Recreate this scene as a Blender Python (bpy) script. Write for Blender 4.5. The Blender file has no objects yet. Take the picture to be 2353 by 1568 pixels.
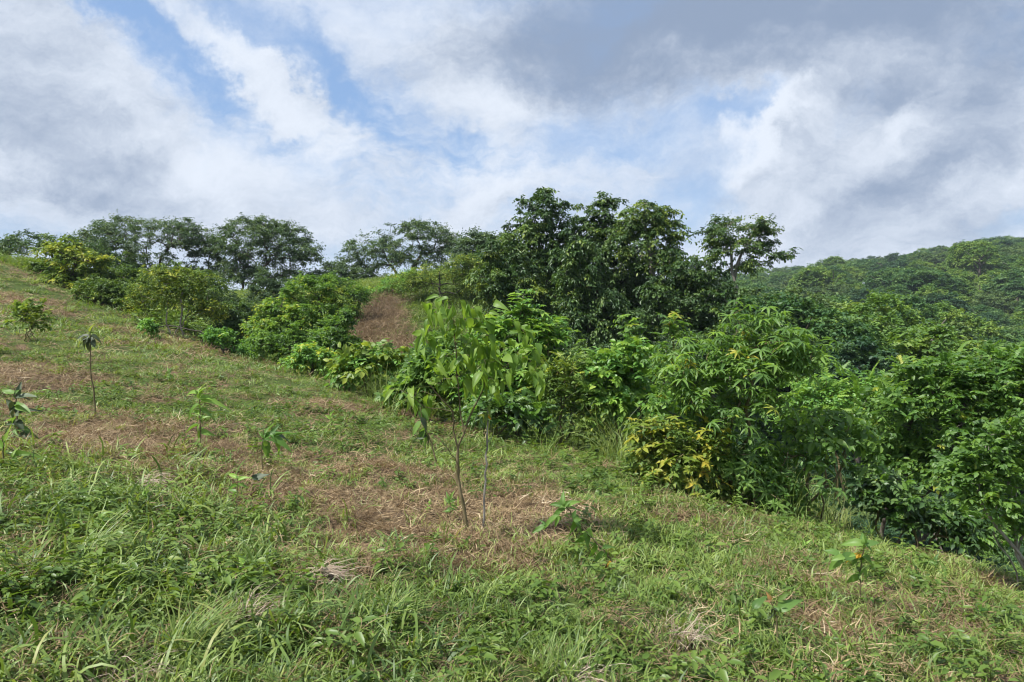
import bpy, math, random
import numpy as np
from mathutils import Matrix, Vector

random.seed(7)
RNG = np.random.default_rng(7)
SC = bpy.context.scene
COL = SC.collection

# ------------------------------------------------------------------ camera
F, CX, HY = 1699.4, 1176.5, 715.0          # focal length, centre column and horizon row, in a 2353 wide picture
cam_d = bpy.data.cameras.new('camera')
cam = bpy.data.objects.new('camera', cam_d)
COL.objects.link(cam)
cam.location = (0, 0, 0)
cam.rotation_euler = (math.radians(90), 0, 0)
cam_d.sensor_width = 36.0
cam_d.lens = 26.0
cam_d.shift_y = -(784.0 - HY) / 2353.0
cam_d.clip_start = 0.05
cam_d.clip_end = 8000
SC.camera = cam

# ------------------------------------------------------------------ colour and exposure
SC.view_settings.view_transform = 'Standard'
SC.view_settings.look = 'None'
SC.view_settings.gamma = 1.0
SC.view_settings.use_curve_mapping = False
SC.view_settings.exposure = 0.92
SC.cycles.max_bounces = 8
SC.cycles.diffuse_bounces = 5
SC.cycles.glossy_bounces = 2
SC.cycles.transmission_bounces = 4
SC.cycles.use_denoising = True
SC.cycles.denoising_prefilter = 'ACCURATE'
SC.cycles.filter_width = 1.1
SC.cycles.use_adaptive_sampling = True
SC.cycles.adaptive_threshold = 0.012

# ------------------------------------------------------------------ sun
SUN_DIR = Vector((-0.50, -0.24, 0.83)).normalized()
sun_d = bpy.data.lights.new('sun', 'SUN')
sun_d.energy = 4.2
sun_d.angle = math.radians(2.0)
sun_d.color = (1.0, 0.965, 0.91)
sun = bpy.data.objects.new('sun', sun_d)
COL.objects.link(sun)
sun.location = (0, 0, 40)
sun.rotation_euler = SUN_DIR.to_track_quat('Z', 'Y').to_euler()

# ------------------------------------------------------------------ sky with clouds
def pix_dir(px, py):
    return Vector(((px - CX) / F, 1.0, (HY - py) / F)).normalized()

world = bpy.data.worlds.new('World')
SC.world = world
world.use_nodes = True
WN = world.node_tree
WN.nodes.clear()

class NB:
    """tiny node builder"""
    def __init__(self, tree): self.t = tree
    def n(self, kind, **kw):
        nd = self.t.nodes.new(kind)
        for k, v in kw.items(): setattr(nd, k, v)
        return nd
    def link(self, a, b): self.t.links.new(a, b)
    def setin(self, sock, v):
        if isinstance(v, bpy.types.NodeSocket): self.link(v, sock)
        else: sock.default_value = v
    def math(self, op, a, b=0.0, c=None, clamp=False):
        nd = self.n('ShaderNodeMath', operation=op, use_clamp=clamp)
        self.setin(nd.inputs[0], a); self.setin(nd.inputs[1], b)
        if c is not None: self.setin(nd.inputs[2], c)
        return nd.outputs[0]
    def vmath(self, op, a, b=None):
        nd = self.n('ShaderNodeVectorMath', operation=op)
        self.setin(nd.inputs[0], a)
        if b is not None: self.setin(nd.inputs[1], b)
        return nd.outputs[0]
    def scale(self, a, s):
        nd = self.n('ShaderNodeVectorMath', operation='SCALE')
        self.setin(nd.inputs[0], a); self.setin(nd.inputs['Scale'], s)
        return nd.outputs[0]
    def noise(self, vec, scale, detail=6, rough=0.55, dist=0.0, lac=2.0):
        nd = self.n('ShaderNodeTexNoise')
        self.link(vec, nd.inputs['Vector'])
        nd.inputs['Scale'].default_value = scale
        nd.inputs['Detail'].default_value = detail
        nd.inputs['Roughness'].default_value = rough
        nd.inputs['Lacunarity'].default_value = lac
        nd.inputs['Distortion'].default_value = dist
        return nd
    def smooth(self, v, a, b, lo=0.0, hi=1.0):
        nd = self.n('ShaderNodeMapRange', interpolation_type='SMOOTHSTEP')
        self.setin(nd.inputs['Value'], v)
        nd.inputs['From Min'].default_value = a; nd.inputs['From Max'].default_value = b
        nd.inputs['To Min'].default_value = lo; nd.inputs['To Max'].default_value = hi
        return nd.outputs['Result']
    def mix(self, f, a, b, blend='MIX'):
        nd = self.n('ShaderNodeMix', data_type='RGBA', blend_type=blend)
        self.setin(nd.inputs[0], f)
        for s, v in ((nd.inputs[6], a), (nd.inputs[7], b)):
            if isinstance(v, bpy.types.NodeSocket): self.link(v, s)
            else: s.default_value = (*v, 1.0) if len(v) == 3 else v
        return nd.outputs[2]

def build_sky():
    w = NB(WN)
    tc = w.n('ShaderNodeTexCoord')
    d = tc.outputs['Generated']
    # warped copy of the view direction: makes the cloud bodies ragged
    wn = w.noise(d, 5.0, 7, 0.6)
    warp = w.scale(w.vmath('SUBTRACT', wn.outputs['Color'], (0.5, 0.5, 0.5)), 0.17)
    wn2 = w.noise(d, 26.0, 6, 0.65)
    warp2 = w.scale(w.vmath('SUBTRACT', wn2.outputs['Color'], (0.5, 0.5, 0.5)), 0.075)
    dw = w.vmath('ADD', w.vmath('ADD', d, warp), warp2)
    dw_s = w.vmath('ADD', d, w.scale(w.vmath('SUBTRACT', wn.outputs['Color'], (0.5, 0.5, 0.5)), 0.12))

    def body(px, py, sx, sy, rot, vec, soft=0.0):
        c = pix_dir(px, py)
        right = Vector((0, 1, 0)).cross(Vector((0, 0, 1))); right = c.cross(Vector((0, 0, 1))).normalized()
        up = right.cross(c).normalized()
        a = math.radians(rot)
        t1 = right * math.cos(a) - up * math.sin(a)
        t2 = right * math.sin(a) + up * math.cos(a)
        m = Matrix((t1, c, t2)).transposed()
        mp = w.n('ShaderNodeMapping', vector_type='TEXTURE')
        w.link(vec, mp.inputs['Vector'])
        mp.inputs['Location'].default_value = c
        mp.inputs['Rotation'].default_value = m.to_euler()
        mp.inputs['Scale'].default_value = (sx / F, 0.6, sy / F)
        ln = w.n('ShaderNodeVectorMath', operation='LENGTH')
        w.link(mp.outputs[0], ln.inputs[0])
        return w.smooth(ln.outputs['Value'], 1.0, soft, 0.0, 1.0)

    def total(items, vec, base):
        acc = None
        for (px, py, sx, sy, rot, wt, soft) in items:
            b = body(px, py, sx, sy, rot, vec, soft)
            acc = w.math('MULTIPLY_ADD', b, wt, acc if acc is not None else base)
        return acc

    # where cloud lies (+) and where the blue opens up (-)
    cover = total([
        (300, 100, 280, 85, 40, -0.44, 0.0), (450, 165, 210, 60, 38, -0.42, 0.1), (820, 225, 240, 70, 38, -0.52, 0.0),
        (640, 100, 260, 100, 20, -0.40, 0.0), (250, 15, 150, 70, 10, -0.35, 0.2), (960, 250, 150, 110, 40, -0.22, 0.1),
        (1060, 325, 90, 55, 30, -0.36, 0.1), (690, 330, 120, 30, -20, -0.22, 0.1),
        (1480, 340, 310, 105, -14, -0.37, 0.1), (1590, 440, 130, 100, -30, -0.32, 0.1), (1300, 300, 110, 60, -10, -0.2, 0.1),
        (1720, 275, 160, 60, -25, -0.32, 0.2), (2260, 60, 260, 70, -10, -0.16, 0.1), (1480, 215, 200, 60, 5, -0.14, 0.1),
        (560, 190, 330, 75, 33, 0.36, 0.1), (690, 255, 190, 80, 30, 0.42, 0.1), (355, 55, 90, 28, 32, 0.22, 0.1),
        (100, 240, 330, 260, 25, 0.55, 0.2), (380, 400, 480, 130, 8, 0.36, 0.2), (1130, 190, 230, 240, 40, 0.34, 0.2),
        (1890, 110, 640, 150, 0, 0.50, 0.3), (2010, 430, 400, 190, -28, 0.62, 0.4), (1790, 330, 180, 60, -45, 0.42, 0.3),
        (2260, 300, 200, 170, -25, 0.4, 0.3), (1130, 470, 210, 70, -22, 0.34, 0.3), (1390, 400, 190, 55, -5, 0.26, 0.2),
        (700, 520, 420, 70, 0, 0.26, 0.2), (1900, 580, 500, 90, 0, 0.3, 0.2),
    ], dw, 0.30)
    # noise of the cloud tissue, stretched along the layer
    mp = w.n('ShaderNodeMapping', vector_type='POINT')
    w.link(dw_s, mp.inputs['Vector'])
    mp.inputs['Scale'].default_value = (1.0, 1.0, 1.9)
    mp.inputs['Rotation'].default_value = (0, math.radians(-24), 0)
    n1 = w.noise(mp.outputs[0], 4.6, 12, 0.68)
    off = w.vmath('ADD', mp.outputs[0], (-0.035, 0.0, 0.055))
    n1b = w.noise(off, 4.6, 8, 0.68)
    mp2 = w.n('ShaderNodeMapping', vector_type='POINT')
    w.link(dw_s, mp2.inputs['Vector'])
    mp2.inputs['Scale'].default_value = (1.0, 1.0, 2.4)
    mp2.inputs['Rotation'].default_value = (0, math.radians(20), 0)
    n2 = w.noise(mp2.outputs[0], 34.0, 5, 0.6)
    dens = w.math('ADD', cover, w.math('MULTIPLY', w.math('SUBTRACT', n1.outputs['Fac'], 0.5), 1.10))
    mott = body(900, 330, 620, 190, 15, d, 0.2)
    dens = w.math('ADD', dens, w.math('MULTIPLY', w.math('MULTIPLY', w.math('SUBTRACT', n2.outputs['Fac'], 0.5), 0.75), w.math('MULTIPLY_ADD', mott, 1.0, 0.22)))
    alpha = w.smooth(dens, -0.34, 0.66)
    # how thick and grey the cloud is
    grey = total([
        (1800, 10, 950, 260, 2, 0.95, 0.1), (1450, 70, 460, 220, 0, 0.36, 0.0), (2250, 330, 460, 360, 0, 0.14, 0.1), (90, 310, 320, 140, 18, 0.46, 0.1),
        (330, 440, 300, 90, 16, 0.34, 0.1), (600, 555, 300, 40, 0, 0.10, 0.1), (2080, 430, 420, 95, -27, 0.40, 0.1), (2240, 250, 240, 120, -30, 0.30, 0.1),
        (2000, 560, 520, 70, -6, 0.22, 0.1), (1240, 120, 260, 160, 0, 0.20, 0.1), (150, 540, 320, 60, 0, 0.18, 0.1), (60, 60, 200, 160, 0, 0.18, 0.1),
        (2050, 230, 420, 110, -20, 0.22, 0.1), (1300, 505, 260, 60, 0, 0.12, 0.1),
        (620, 210, 260, 90, 33, -0.25, 0.1), (1740, 330, 190, 55, -47, -0.55, 0.2), (2120, 230, 170, 50, -38, -0.34, 0.1), (2170, 400, 90, 40, -40, -0.25, 0.1),
        (1150, 440, 180, 50, -22, -0.25, 0.1), (1100, 250, 120, 150, 20, -0.15, 0.1),
    ], dw, 0.10)
    grey = w.math('ADD', grey, w.math('MULTIPLY', w.math('SUBTRACT', n1.outputs['Fac'], 0.5), 0.60))
    grey = w.math('ADD', grey, w.math('MULTIPLY', w.math('SUBTRACT', n1b.outputs['Fac'], n1.outputs['Fac']), 1.9))
    grey = w.smooth(grey, -0.30, 1.15)
    cl = w.mix(grey, (0.436, 0.472, 0.530), (0.160, 0.205, 0.285))
    # clear sky
    sky = w.n('ShaderNodeTexSky', sky_type='NISHITA')
    sky.sun_disc = False
    sky.sun_elevation = math.asin(SUN_DIR.z)
    sky.sun_rotation = math.atan2(SUN_DIR.x, SUN_DIR.y)
    sky.altitude = 200
    sky.air_density = 1.0
    sky.dust_density = 0.4
    sky.ozone_density = 2.5
    STR = 0.10
    clear = w.scale(sky.outputs['Color'], 1.0)
    clear = w.mix(0.72, clear, tuple(c / STR for c in (0.150, 0.239, 0.399)))
    cl10 = w.scale(cl, 1.0 / STR)
    col = w.mix(alpha, clear, cl10)
    bg = w.n('ShaderNodeBackground')
    w.link(col, bg.inputs['Color'])
    bg.inputs['Strength'].default_value = STR
    out = w.n('ShaderNodeOutputWorld')
    w.link(bg.outputs[0], out.inputs['Surface'])

build_sky()
world.cycles.sampling_method = 'MANUAL'
world.cycles.sample_map_resolution = 512

# =================================================================== helpers
def tag(o, label=None, cat=None, group=None, kind=None):
    if label: o['label'] = label
    if cat: o['category'] = cat
    if group: o['group'] = group
    if kind: o['kind'] = kind
    return o

def empty(name, loc, label=None, cat=None, group=None):
    o = bpy.data.objects.new(name, None)
    COL.objects.link(o)
    o.location = loc
    o.empty_display_size = 0.2
    bpy_matrix = Matrix.Translation(loc)
    o.matrix_world = bpy_matrix
    return tag(o, label, cat, group)

def mesh_from(name, V, tris=None, quads=None, tint=None, mat=None, smooth=False, mats=None, midx=None):
    me = bpy.data.meshes.new(name)
    V = np.asarray(V, np.float32)
    tris = np.zeros((0, 3), np.int32) if tris is None else np.asarray(tris, np.int32).reshape(-1, 3)
    quads = np.zeros((0, 4), np.int32) if quads is None else np.asarray(quads, np.int32).reshape(-1, 4)
    me.vertices.add(len(V))
    me.vertices.foreach_set('co', V.ravel())
    nl = tris.size + quads.size
    me.loops.add(nl)
    me.loops.foreach_set('vertex_index', np.concatenate([tris.ravel(), quads.ravel()]))
    me.polygons.add(len(tris) + len(quads))
    starts = np.concatenate([np.arange(len(tris)) * 3, tris.size + np.arange(len(quads)) * 4]).astype(np.int32)
    me.polygons.foreach_set('loop_start', starts)
    if smooth:
        me.polygons.foreach_set('use_smooth', np.ones(len(starts), bool))
    if tint is not None:
        a = me.attributes.new('tint', 'FLOAT', 'POINT')
        a.data.foreach_set('value', np.asarray(tint, np.float32))
    for m in (mats or ([mat] if mat else [])):
        me.materials.append(m)
    if midx is not None:
        me.polygons.foreach_set('material_index', np.asarray(midx, np.int32))
    me.update(calc_edges=True)
    return me

def link(name, me, parent=None, loc=None, kind=None):
    o = bpy.data.objects.new(name, me)
    COL.objects.link(o)
    if parent is not None:
        o.parent = parent
        if loc is None:                       # mesh is in world coordinates: undo the parent's offset
            o.matrix_parent_inverse = Matrix.Translation(-Vector(parent.location))
    if loc is not None: o.location = loc
    if kind: o['kind'] = kind
    return o

class Acc:
    def __init__(self): self.V, self.T, self.Q, self.t, self.n = [], [], [], [], 0
    def add(self, V, tris=None, quads=None, tint=0.5):
        V = np.asarray(V, float).reshape(-1, 3)
        if tris is not None and len(tris): self.T.append(np.asarray(tris).reshape(-1, 3) + self.n)
        if quads is not None and len(quads): self.Q.append(np.asarray(quads).reshape(-1, 4) + self.n)
        self.V.append(V)
        self.t.append(np.full(len(V), tint) if np.isscalar(tint) else np.asarray(tint))
        self.n += len(V)
    def mesh(self, name, mat=None, smooth=False):
        return mesh_from(name, np.concatenate(self.V), np.concatenate(self.T) if self.T else None,
                         np.concatenate(self.Q) if self.Q else None, np.concatenate(self.t), mat, smooth)

def norm(a):
    return a / np.maximum(np.linalg.norm(a, axis=-1, keepdims=True), 1e-9)

def frames(ydir, zhint):
    y = norm(ydir)
    x = norm(np.cross(y, zhint))
    z = np.cross(x, y)
    return np.stack([x, y, z], axis=-1)       # columns

def place(acc, tpl, pos, R, s, tint):
    """copies of one leaf shape: pos (n,3), R (n,3,3), s (n,), tint (n,)"""
    V, T, Q = tpl
    n, k = len(pos), len(V)
    if n == 0: return
    P = np.einsum('nij,kj->nki', R, V) * np.asarray(s)[:, None, None] + pos[:, None, :]
    o = (np.arange(n) * k)[:, None, None]
    acc.add(P.reshape(-1, 3), (T[None] + o).reshape(-1, 3) if len(T) else None,
            (Q[None] + o).reshape(-1, 4) if len(Q) else None, np.repeat(tint, k))

# ------------------------------------------------------------------ leaf shapes (length 1 along +Y)
E3, E4 = np.zeros((0, 3), int), np.zeros((0, 4), int)
def leaf4(w=0.3, fold=0.10, droop=0.12):
    V = np.array([[0, 0, 0], [-w, .45, fold], [0, 1, -droop], [w, .45, fold]])
    return V, np.array([[0, 2, 1], [0, 3, 2]]), E4
def leaf8(w=0.22, fold=0.06, droop=0.25, tipw=0.6):
    y = [0, .3, .68, 1.0]
    d = lambda t: -droop * t * t
    V = np.array([[0, 0, 0], [0, .3, d(.3) - fold * .5], [0, .68, d(.68) - fold * .5], [0, .98, d(1)],
                  [-w, .3, d(.3) + fold], [w, .3, d(.3) + fold], [-w * tipw * 1.35, .68, d(.68) + fold], [w * tipw * 1.35, .68, d(.68) + fold]])
    T = np.array([[0, 1, 4], [0, 5, 1], [2, 3, 6], [2, 7, 3]])
    Q = np.array([[1, 2, 6, 4], [1, 5, 7, 2]])
    return V, T, Q
def leaf_big(w=0.27, fold=0.09, droop=0.35, segs=6, curl=0.0):
    """broad ovate leaf with a creased midrib, a stalk and a pointed tip"""
    V, T, Q = [[-.008, -.22, .05], [.008, -.22, .05], [-.008, 0, 0], [.008, 0, 0]], [], [[0, 1, 3, 2]]
    base = len(V)
    for i in range(segs + 1):
        t = i / segs
        ww = w * (math.sin(math.pi * min(1, t ** 0.72 * 1.0)) ** 0.8) * (1 - .18 * t) if 0 < t < 1 else 0.004
        z = -droop * t * t
        V += [[-ww, t, z + fold * ww / w + curl * math.sin(7 * t)], [-ww * .5, t, z + fold * .35 * ww / w], [0, t, z - .012], [ww * .5, t, z + fold * .35 * ww / w], [ww, t, z + fold * ww / w - curl * math.sin(6 * t)]]
    for i in range(segs):
        for j in range(4):
            a = base + i * 5 + j
            Q.append([a, a + 1, a + 6, a + 5])
    return np.array(V, float), E3, np.array(Q)

def merge(parts):
    V, T, Q, n = [], [], [], 0
    for v, t, q in parts:
        V.append(v); T.append(np.asarray(t).reshape(-1, 3) + n); Q.append(np.asarray(q).reshape(-1, 4) + n); n += len(v)
    return np.concatenate(V), np.concatenate(T), np.concatenate(Q)

def xf(tpl, R, s=1.0, off=(0, 0, 0)):
    return (tpl[0] * s) @ np.asarray(R).T + np.asarray(off), tpl[1], tpl[2]

def rosette(rng, n=7, droop=0.5, leaf=None, l0=0.8, spread=1.0, rise=0.25):
    """whorl of leaflets that arch out and hang down"""
    out = []
    for i in range(n):
        a = 2 * math.pi * (i + rng.uniform(-.25, .25)) / n
        el = rise + rng.uniform(-.25, .25) - droop * .4
        d = np.array([math.cos(a) * spread, math.sin(a) * spread, el])
        R = frames(d[None], np.array([[0, 0, 1.0]]) + rng.normal(0, .2, (1, 3)))[0]
        out.append(xf(leaf or leaf8(.16, .05, droop), R, l0 * rng.uniform(.7, 1.15)))
    return merge(out)

def pinnate(rng, pairs=5, leaf=None, droop=0.35, ll=0.36, angle=1.0):
    """feather leaf: leaflets in pairs on an arched stalk of length 1"""
    out = []
    for i in range(pairs + 1):
        t = .2 + .8 * i / pairs
        p = np.array([0, t, -droop * t * t])
        for s in (-1, 1):
            if i == pairs and s == 1: continue
            d = np.array([s * angle if i < pairs else 0, .55, -.25 - droop * t + rng.uniform(-.15, .15)])
            R = frames(d[None], np.array([[s * .15, 0, 1.0]]))[0]
            out.append(xf(leaf or leaf4(.24, .05, .15), R, ll * rng.uniform(.8, 1.1) * (1 - .25 * abs(t - .55)), p))
    out.append((np.array([[-.008, 0, 0], [.008, 0, 0], [.006, 1, -droop], [-.006, 1, -droop]]), E3, np.array([[0, 1, 2, 3]])))
    return merge(out)

# ------------------------------------------------------------------ tubes and limb skeletons
def tube(acc, pts, rad, sides=5, tint=0.5, cap=True):
    pts = np.asarray(pts, float); rad = np.asarray(rad, float)
    if len(pts) < 2: return
    tan = norm(np.gradient(pts, axis=0))
    ref = np.array([0.31, 0.93, 0.2]) if abs(tan[0][1]) < .8 else np.array([1.0, 0.1, 0.1])
    x = norm(np.cross(tan, ref)); y = np.cross(tan, x)
    a = np.arange(sides) / sides * 2 * math.pi
    ring = pts[:, None] + rad[:, None, None] * (np.cos(a)[None, :, None] * x[:, None] + np.sin(a)[None, :, None] * y[:, None])
    n = len(pts)
    i, j = np.meshgrid(np.arange(n - 1), np.arange(sides), indexing='ij')
    jj = (j + 1) % sides
    Q = np.stack([i * sides + j, i * sides + jj, (i + 1) * sides + jj, (i + 1) * sides + j], -1).reshape(-1, 4)
    acc.add(ring.reshape(-1, 3), None, Q, tint)

def wander(rng, a, b, n=6, amp=0.05, sag=0.0):
    t = np.linspace(0, 1, n)[:, None]
    a, b = np.asarray(a, float), np.asarray(b, float)
    L = np.linalg.norm(b - a)
    p = a + (b - a) * t
    off = np.cumsum(rng.normal(0, 1, (n, 3)), axis=0)
    off = off - off[0] - (off[-1] - off[0]) * t
    p = p + off * amp * L / math.sqrt(n)
    p[:, 2] += sag * L * np.sin(np.pi * t[:, 0])
    return p

def skeleton(rng, trunks, targets, up_pen=0.6, amp=0.10, sag=0.10):
    """limbs that run from the trunks to every target; returns [(points, node ids)], all points, parents"""
    P, par, chains = [], [], []
    for tr in trunks:
        ids = []
        for k, p in enumerate(tr):
            par.append(len(P) - 1 if k else -1); ids.append(len(P)); P.append(p)
        chains.append(ids)
    arr = np.array(P)
    d0 = np.min(np.linalg.norm(targets[:, None] - arr[None], axis=2), axis=1)
    n_tr = [len(t) for t in trunks]
    ok = np.ones(len(P), bool)
    k0 = 0
    for t in trunks:                          # no limbs from the lowest quarter of a trunk
        ok[k0:k0 + max(1, int(len(t) * .3))] = False; k0 += len(t)
    P = list(arr); ok = list(ok)
    for i in np.argsort(d0):
        t = targets[i]
        A = np.array(P)
        dv = t - A
        c = np.linalg.norm(dv, axis=1) + up_pen * np.maximum(0, -dv[:, 2]) + (~np.array(ok)) * 1e3
        j = int(np.argmin(c))
        L = np.linalg.norm(t - P[j])
        m = max(3, min(7, int(L / 0.35) + 2))
        seg = wander(rng, P[j], t, m, amp, sag)
        ids = [j]
        for p in seg[1:]:
            par.append(ids[-1]); ids.append(len(P)); P.append(p); ok.append(True)
        chains.append(ids)
    return chains, np.array(P), np.array(par)

def limb_mesh(name, chains, P, par, r_tip, power, mat, n_trunk, r_max=9, sides=6):  # one surface of many joined limbs
    cnt = np.zeros(len(P))
    tips = np.ones(len(P), bool); tips[par[par >= 0]] = False
    cnt[tips] = 1
    for i in range(len(P) - 1, -1, -1):
        if par[i] >= 0: cnt[par[i]] += cnt[i]
    rad = np.minimum(r_tip * np.maximum(cnt, 1) ** power, r_max)
    acc = Acc()
    for k, ids in enumerate(chains):
        r = rad[ids].copy()
        if k >= n_trunk and len(r) > 1: r[0] = min(r[0], r[1] * 1.25)
        tube(acc, P[ids], r, sides if k < n_trunk else (5 if r[0] > 2.5 * r_tip else 3), tint=RNG.uniform(.2, .8))
    return acc.mesh(name, mat, True)

# ------------------------------------------------------------------ materials
def attr_tint(b, inst=False):
    a = b.n('ShaderNodeAttribute'); a.attribute_name = 'tint'; a.attribute_type = 'GEOMETRY'
    return a.outputs['Fac']

def ramp(b, fac, stops):
    r = b.n('ShaderNodeValToRGB')
    b.link(fac, r.inputs['Fac'])
    el = r.color_ramp.elements
    while len(el) < len(stops): el.new(0.5)
    for e, (p, c) in zip(el, stops):
        e.position = p; e.color = (*c, 1)
    return r.outputs['Color']

def leaf_mat(name, stops, trans=0.35, rough=0.45, spec=0.35, per_object=False, instancer=False, warm=(1.25, 1.2, 0.55), gain=1.0):
    gain *= 1.12
    stops = [(p, tuple(min(.7, c * gain) for c in col)) for p, col in stops]
    m = bpy.data.materials.new(name); m.use_nodes = True
    t = m.node_tree; t.nodes.clear(); b = NB(t)
    fac = attr_tint(b)
    if per_object:
        oi = b.n('ShaderNodeObjectInfo')
        fac = b.math('ADD', b.math('MULTIPLY', fac, 0.4), b.math('MULTIPLY', oi.outputs['Random'], 0.6))
    if instancer:
        a = b.n('ShaderNodeAttribute'); a.attribute_name = 'itint'; a.attribute_type = 'INSTANCER'
        fac = b.math('ADD', b.math('MULTIPLY', fac, 0.45), b.math('MULTIPLY', a.outputs['Fac'], 0.55))
    col = ramp(b, fac, stops)
    geo = b.n('ShaderNodeNewGeometry')
    tc = b.n('ShaderNodeTexCoord')
    nz = b.noise(geo.outputs['Position'], 9.0, 3)
    col = b.mix(b.math('MULTIPLY', b.smooth(nz.outputs['Fac'], .35, .7), 0.35), col, (0.72, 0.80, 0.62), 'MULTIPLY')
    p = b.n('ShaderNodeBsdfPrincipled')
    b.link(col, p.inputs['Base Color'])
    p.inputs['Roughness'].default_value = rough
    p.inputs['Specular IOR Level'].default_value = min(.5, spec * 1.6)
    tr = b.n('ShaderNodeBsdfTranslucent')
    b.link(b.mix(1.0, col, warm, 'MULTIPLY'), tr.inputs['Color'])
    mx = b.n('ShaderNodeMixShader'); mx.inputs[0].default_value = trans
    b.link(p.outputs[0], mx.inputs[1]); b.link(tr.outputs[0], mx.inputs[2])
    o = b.n('ShaderNodeOutputMaterial'); b.link(mx.outputs[0], o.inputs['Surface'])
    return m

def bark_mat(name, c1, c2, scale=6.0):
    m = bpy.data.materials.new(name); m.use_nodes = True
    t = m.node_tree; t.nodes.clear(); b = NB(t)
    geo = b.n('ShaderNodeNewGeometry')
    mp = b.n('ShaderNodeMapping'); b.link(geo.outputs['Position'], mp.inputs['Vector'])
    mp.inputs['Scale'].default_value = (1, 1, .25)
    n = b.noise(mp.outputs[0], scale * 4, 6, .7)
    col = b.mix(b.smooth(n.outputs['Fac'], .35, .68), c1, c2)
    p = b.n('ShaderNodeBsdfPrincipled'); b.link(col, p.inputs['Base Color']); p.inputs['Roughness'].default_value = .85
    p.inputs['Specular IOR Level'].default_value = .2
    bp = b.n('ShaderNodeBump'); bp.inputs['Strength'].default_value = .5; bp.inputs['Distance'].default_value = .01
    b.link(n.outputs['Fac'], bp.inputs['Height']); b.link(bp.outputs[0], p.inputs['Normal'])
    o = b.n('ShaderNodeOutputMaterial'); b.link(p.outputs[0], o.inputs['Surface'])
    return m

M = {}
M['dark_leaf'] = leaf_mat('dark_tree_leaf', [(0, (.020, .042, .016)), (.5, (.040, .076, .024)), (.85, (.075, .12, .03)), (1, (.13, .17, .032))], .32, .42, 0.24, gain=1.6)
M['ridge_leaf'] = leaf_mat('ridge_tree_leaf', [(0, (.032, .058, .030)), (.5, (.055, .092, .042)), (.9, (.09, .13, .05)), (1, (.12, .15, .05))], .3, .5, 0.21, gain=1.5)
M['olive_leaf'] = leaf_mat('olive_leaf', [(0, (.03, .06, .015)), (.5, (.065, .105, .022)), (.85, (.13, .165, .03)), (1, (.24, .24, .04))], .35, .5, 0.18, gain=1.7)
M['bright_leaf'] = leaf_mat('bright_leaf', [(0, (.035, .085, .018)), (.5, (.07, .15, .03)), (.88, (.12, .21, .045)), (1, (.26, .27, .05))], .4, .42, 0.24, gain=1.75)
M['mid_leaf'] = leaf_mat('mid_leaf', [(0, (.026, .058, .014)), (.5, (.060, .115, .024)), (.88, (.11, .175, .036)), (1, (.20, .22, .04))], .50, .45, 0.27, gain=1.85)
M['mid_leaf_object'] = leaf_mat('mid_leaf_each', [(0, (.03, .066, .018)), (.45, (.068, .125, .030)), (.85, (.115, .185, .042)), (.96, (.17, .22, .04)), (1, (.42, .22, .02))], .52, .45, 0.27, per_object=True, gain=1.9)
M['bright_leaf_object'] = leaf_mat('bright_leaf_each', [(0, (.05, .10, .02)), (.5, (.105, .18, .034)), (.88, (.17, .25, .05)), (1, (.30, .29, .05))], .42, .42, 0.24, per_object=True, gain=1.75)
M['olive_leaf_object'] = leaf_mat('olive_leaf_each', [(0, (.035, .065, .016)), (.5, (.085, .13, .025)), (.85, (.17, .20, .032)), (1, (.36, .27, .03))], .4, .45, 0.21, per_object=True, gain=1.75)
M['yellow_leaf_object'] = leaf_mat('yellowing_leaf_each', [(0, (.055, .105, .022)), (.42, (.13, .18, .030)), (.75, (.26, .25, .038)), (.93, (.42, .28, .035)), (1, (.40, .15, .025))], .4, .45, 0.21, per_object=True, gain=1.35)
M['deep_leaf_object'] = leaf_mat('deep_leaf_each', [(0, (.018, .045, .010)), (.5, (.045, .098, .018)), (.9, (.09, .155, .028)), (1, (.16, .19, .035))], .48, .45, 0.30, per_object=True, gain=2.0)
M['sapling_leaf'] = leaf_mat('sapling_leaf', [(0, (.060, .125, .020)), (.5, (.110, .190, .030)), (.9, (.185, .27, .045)), (1, (.29, .30, .05))], .52, .5, 0.30, per_object=True, gain=1.35)
M['dull_leaf'] = leaf_mat('dull_drooping_leaf', [(0, (.03, .045, .022)), (.6, (.06, .085, .042)), (1, (.11, .14, .07))], .2, .6, 0.33, per_object=True)
M['dry_leaf'] = leaf_mat('dry_leaf', [(0, (.12, .07, .04)), (.6, (.22, .13, .06)), (1, (.36, .2, .06))], .25, .6, 0.12, per_object=True)
M['gold_leaf'] = leaf_mat('golden_leaf', [(0, (.35, .24, .03)), (1, (.55, .30, .03))], .4, .5, 0.18, per_object=True)
M['bark'] = bark_mat('grey_brown_bark', (.055, .045, .035), (.15, .13, .11))
M['pale_bark'] = bark_mat('pale_bark', (.16, .14, .11), (.36, .33, .28))
M['stem'] = bark_mat('green_brown_stem', (.09, .08, .035), (.20, .16, .09))
M['grey_stem'] = bark_mat('grey_dead_stem', (.13, .12, .10), (.32, .30, .26))
GS = [(0, (.030, .058, .014)), (.25, (.075, .135, .026)), (.5, (.150, .220, .046)), (.72, (.23, .295, .070)), (.86, (.31, .30, .11)), (1, (.43, .34, .21))]
M['grass'] = leaf_mat('grass_blade', GS, .35, .5, .3, instancer=True)
M['grass_each'] = leaf_mat('grass_blade_each', GS, .35, .5, .3)
M['straw'] = leaf_mat('cut_straw', [(0, (.060, .042, .028)), (.3, (.15, .100, .055)), (.6, (.29, .205, .112)), (.85, (.43, .33, .20)), (1, (.58, .50, .36))], .2, .65, .2, instancer=True, warm=(1, .9, .7))
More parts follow.
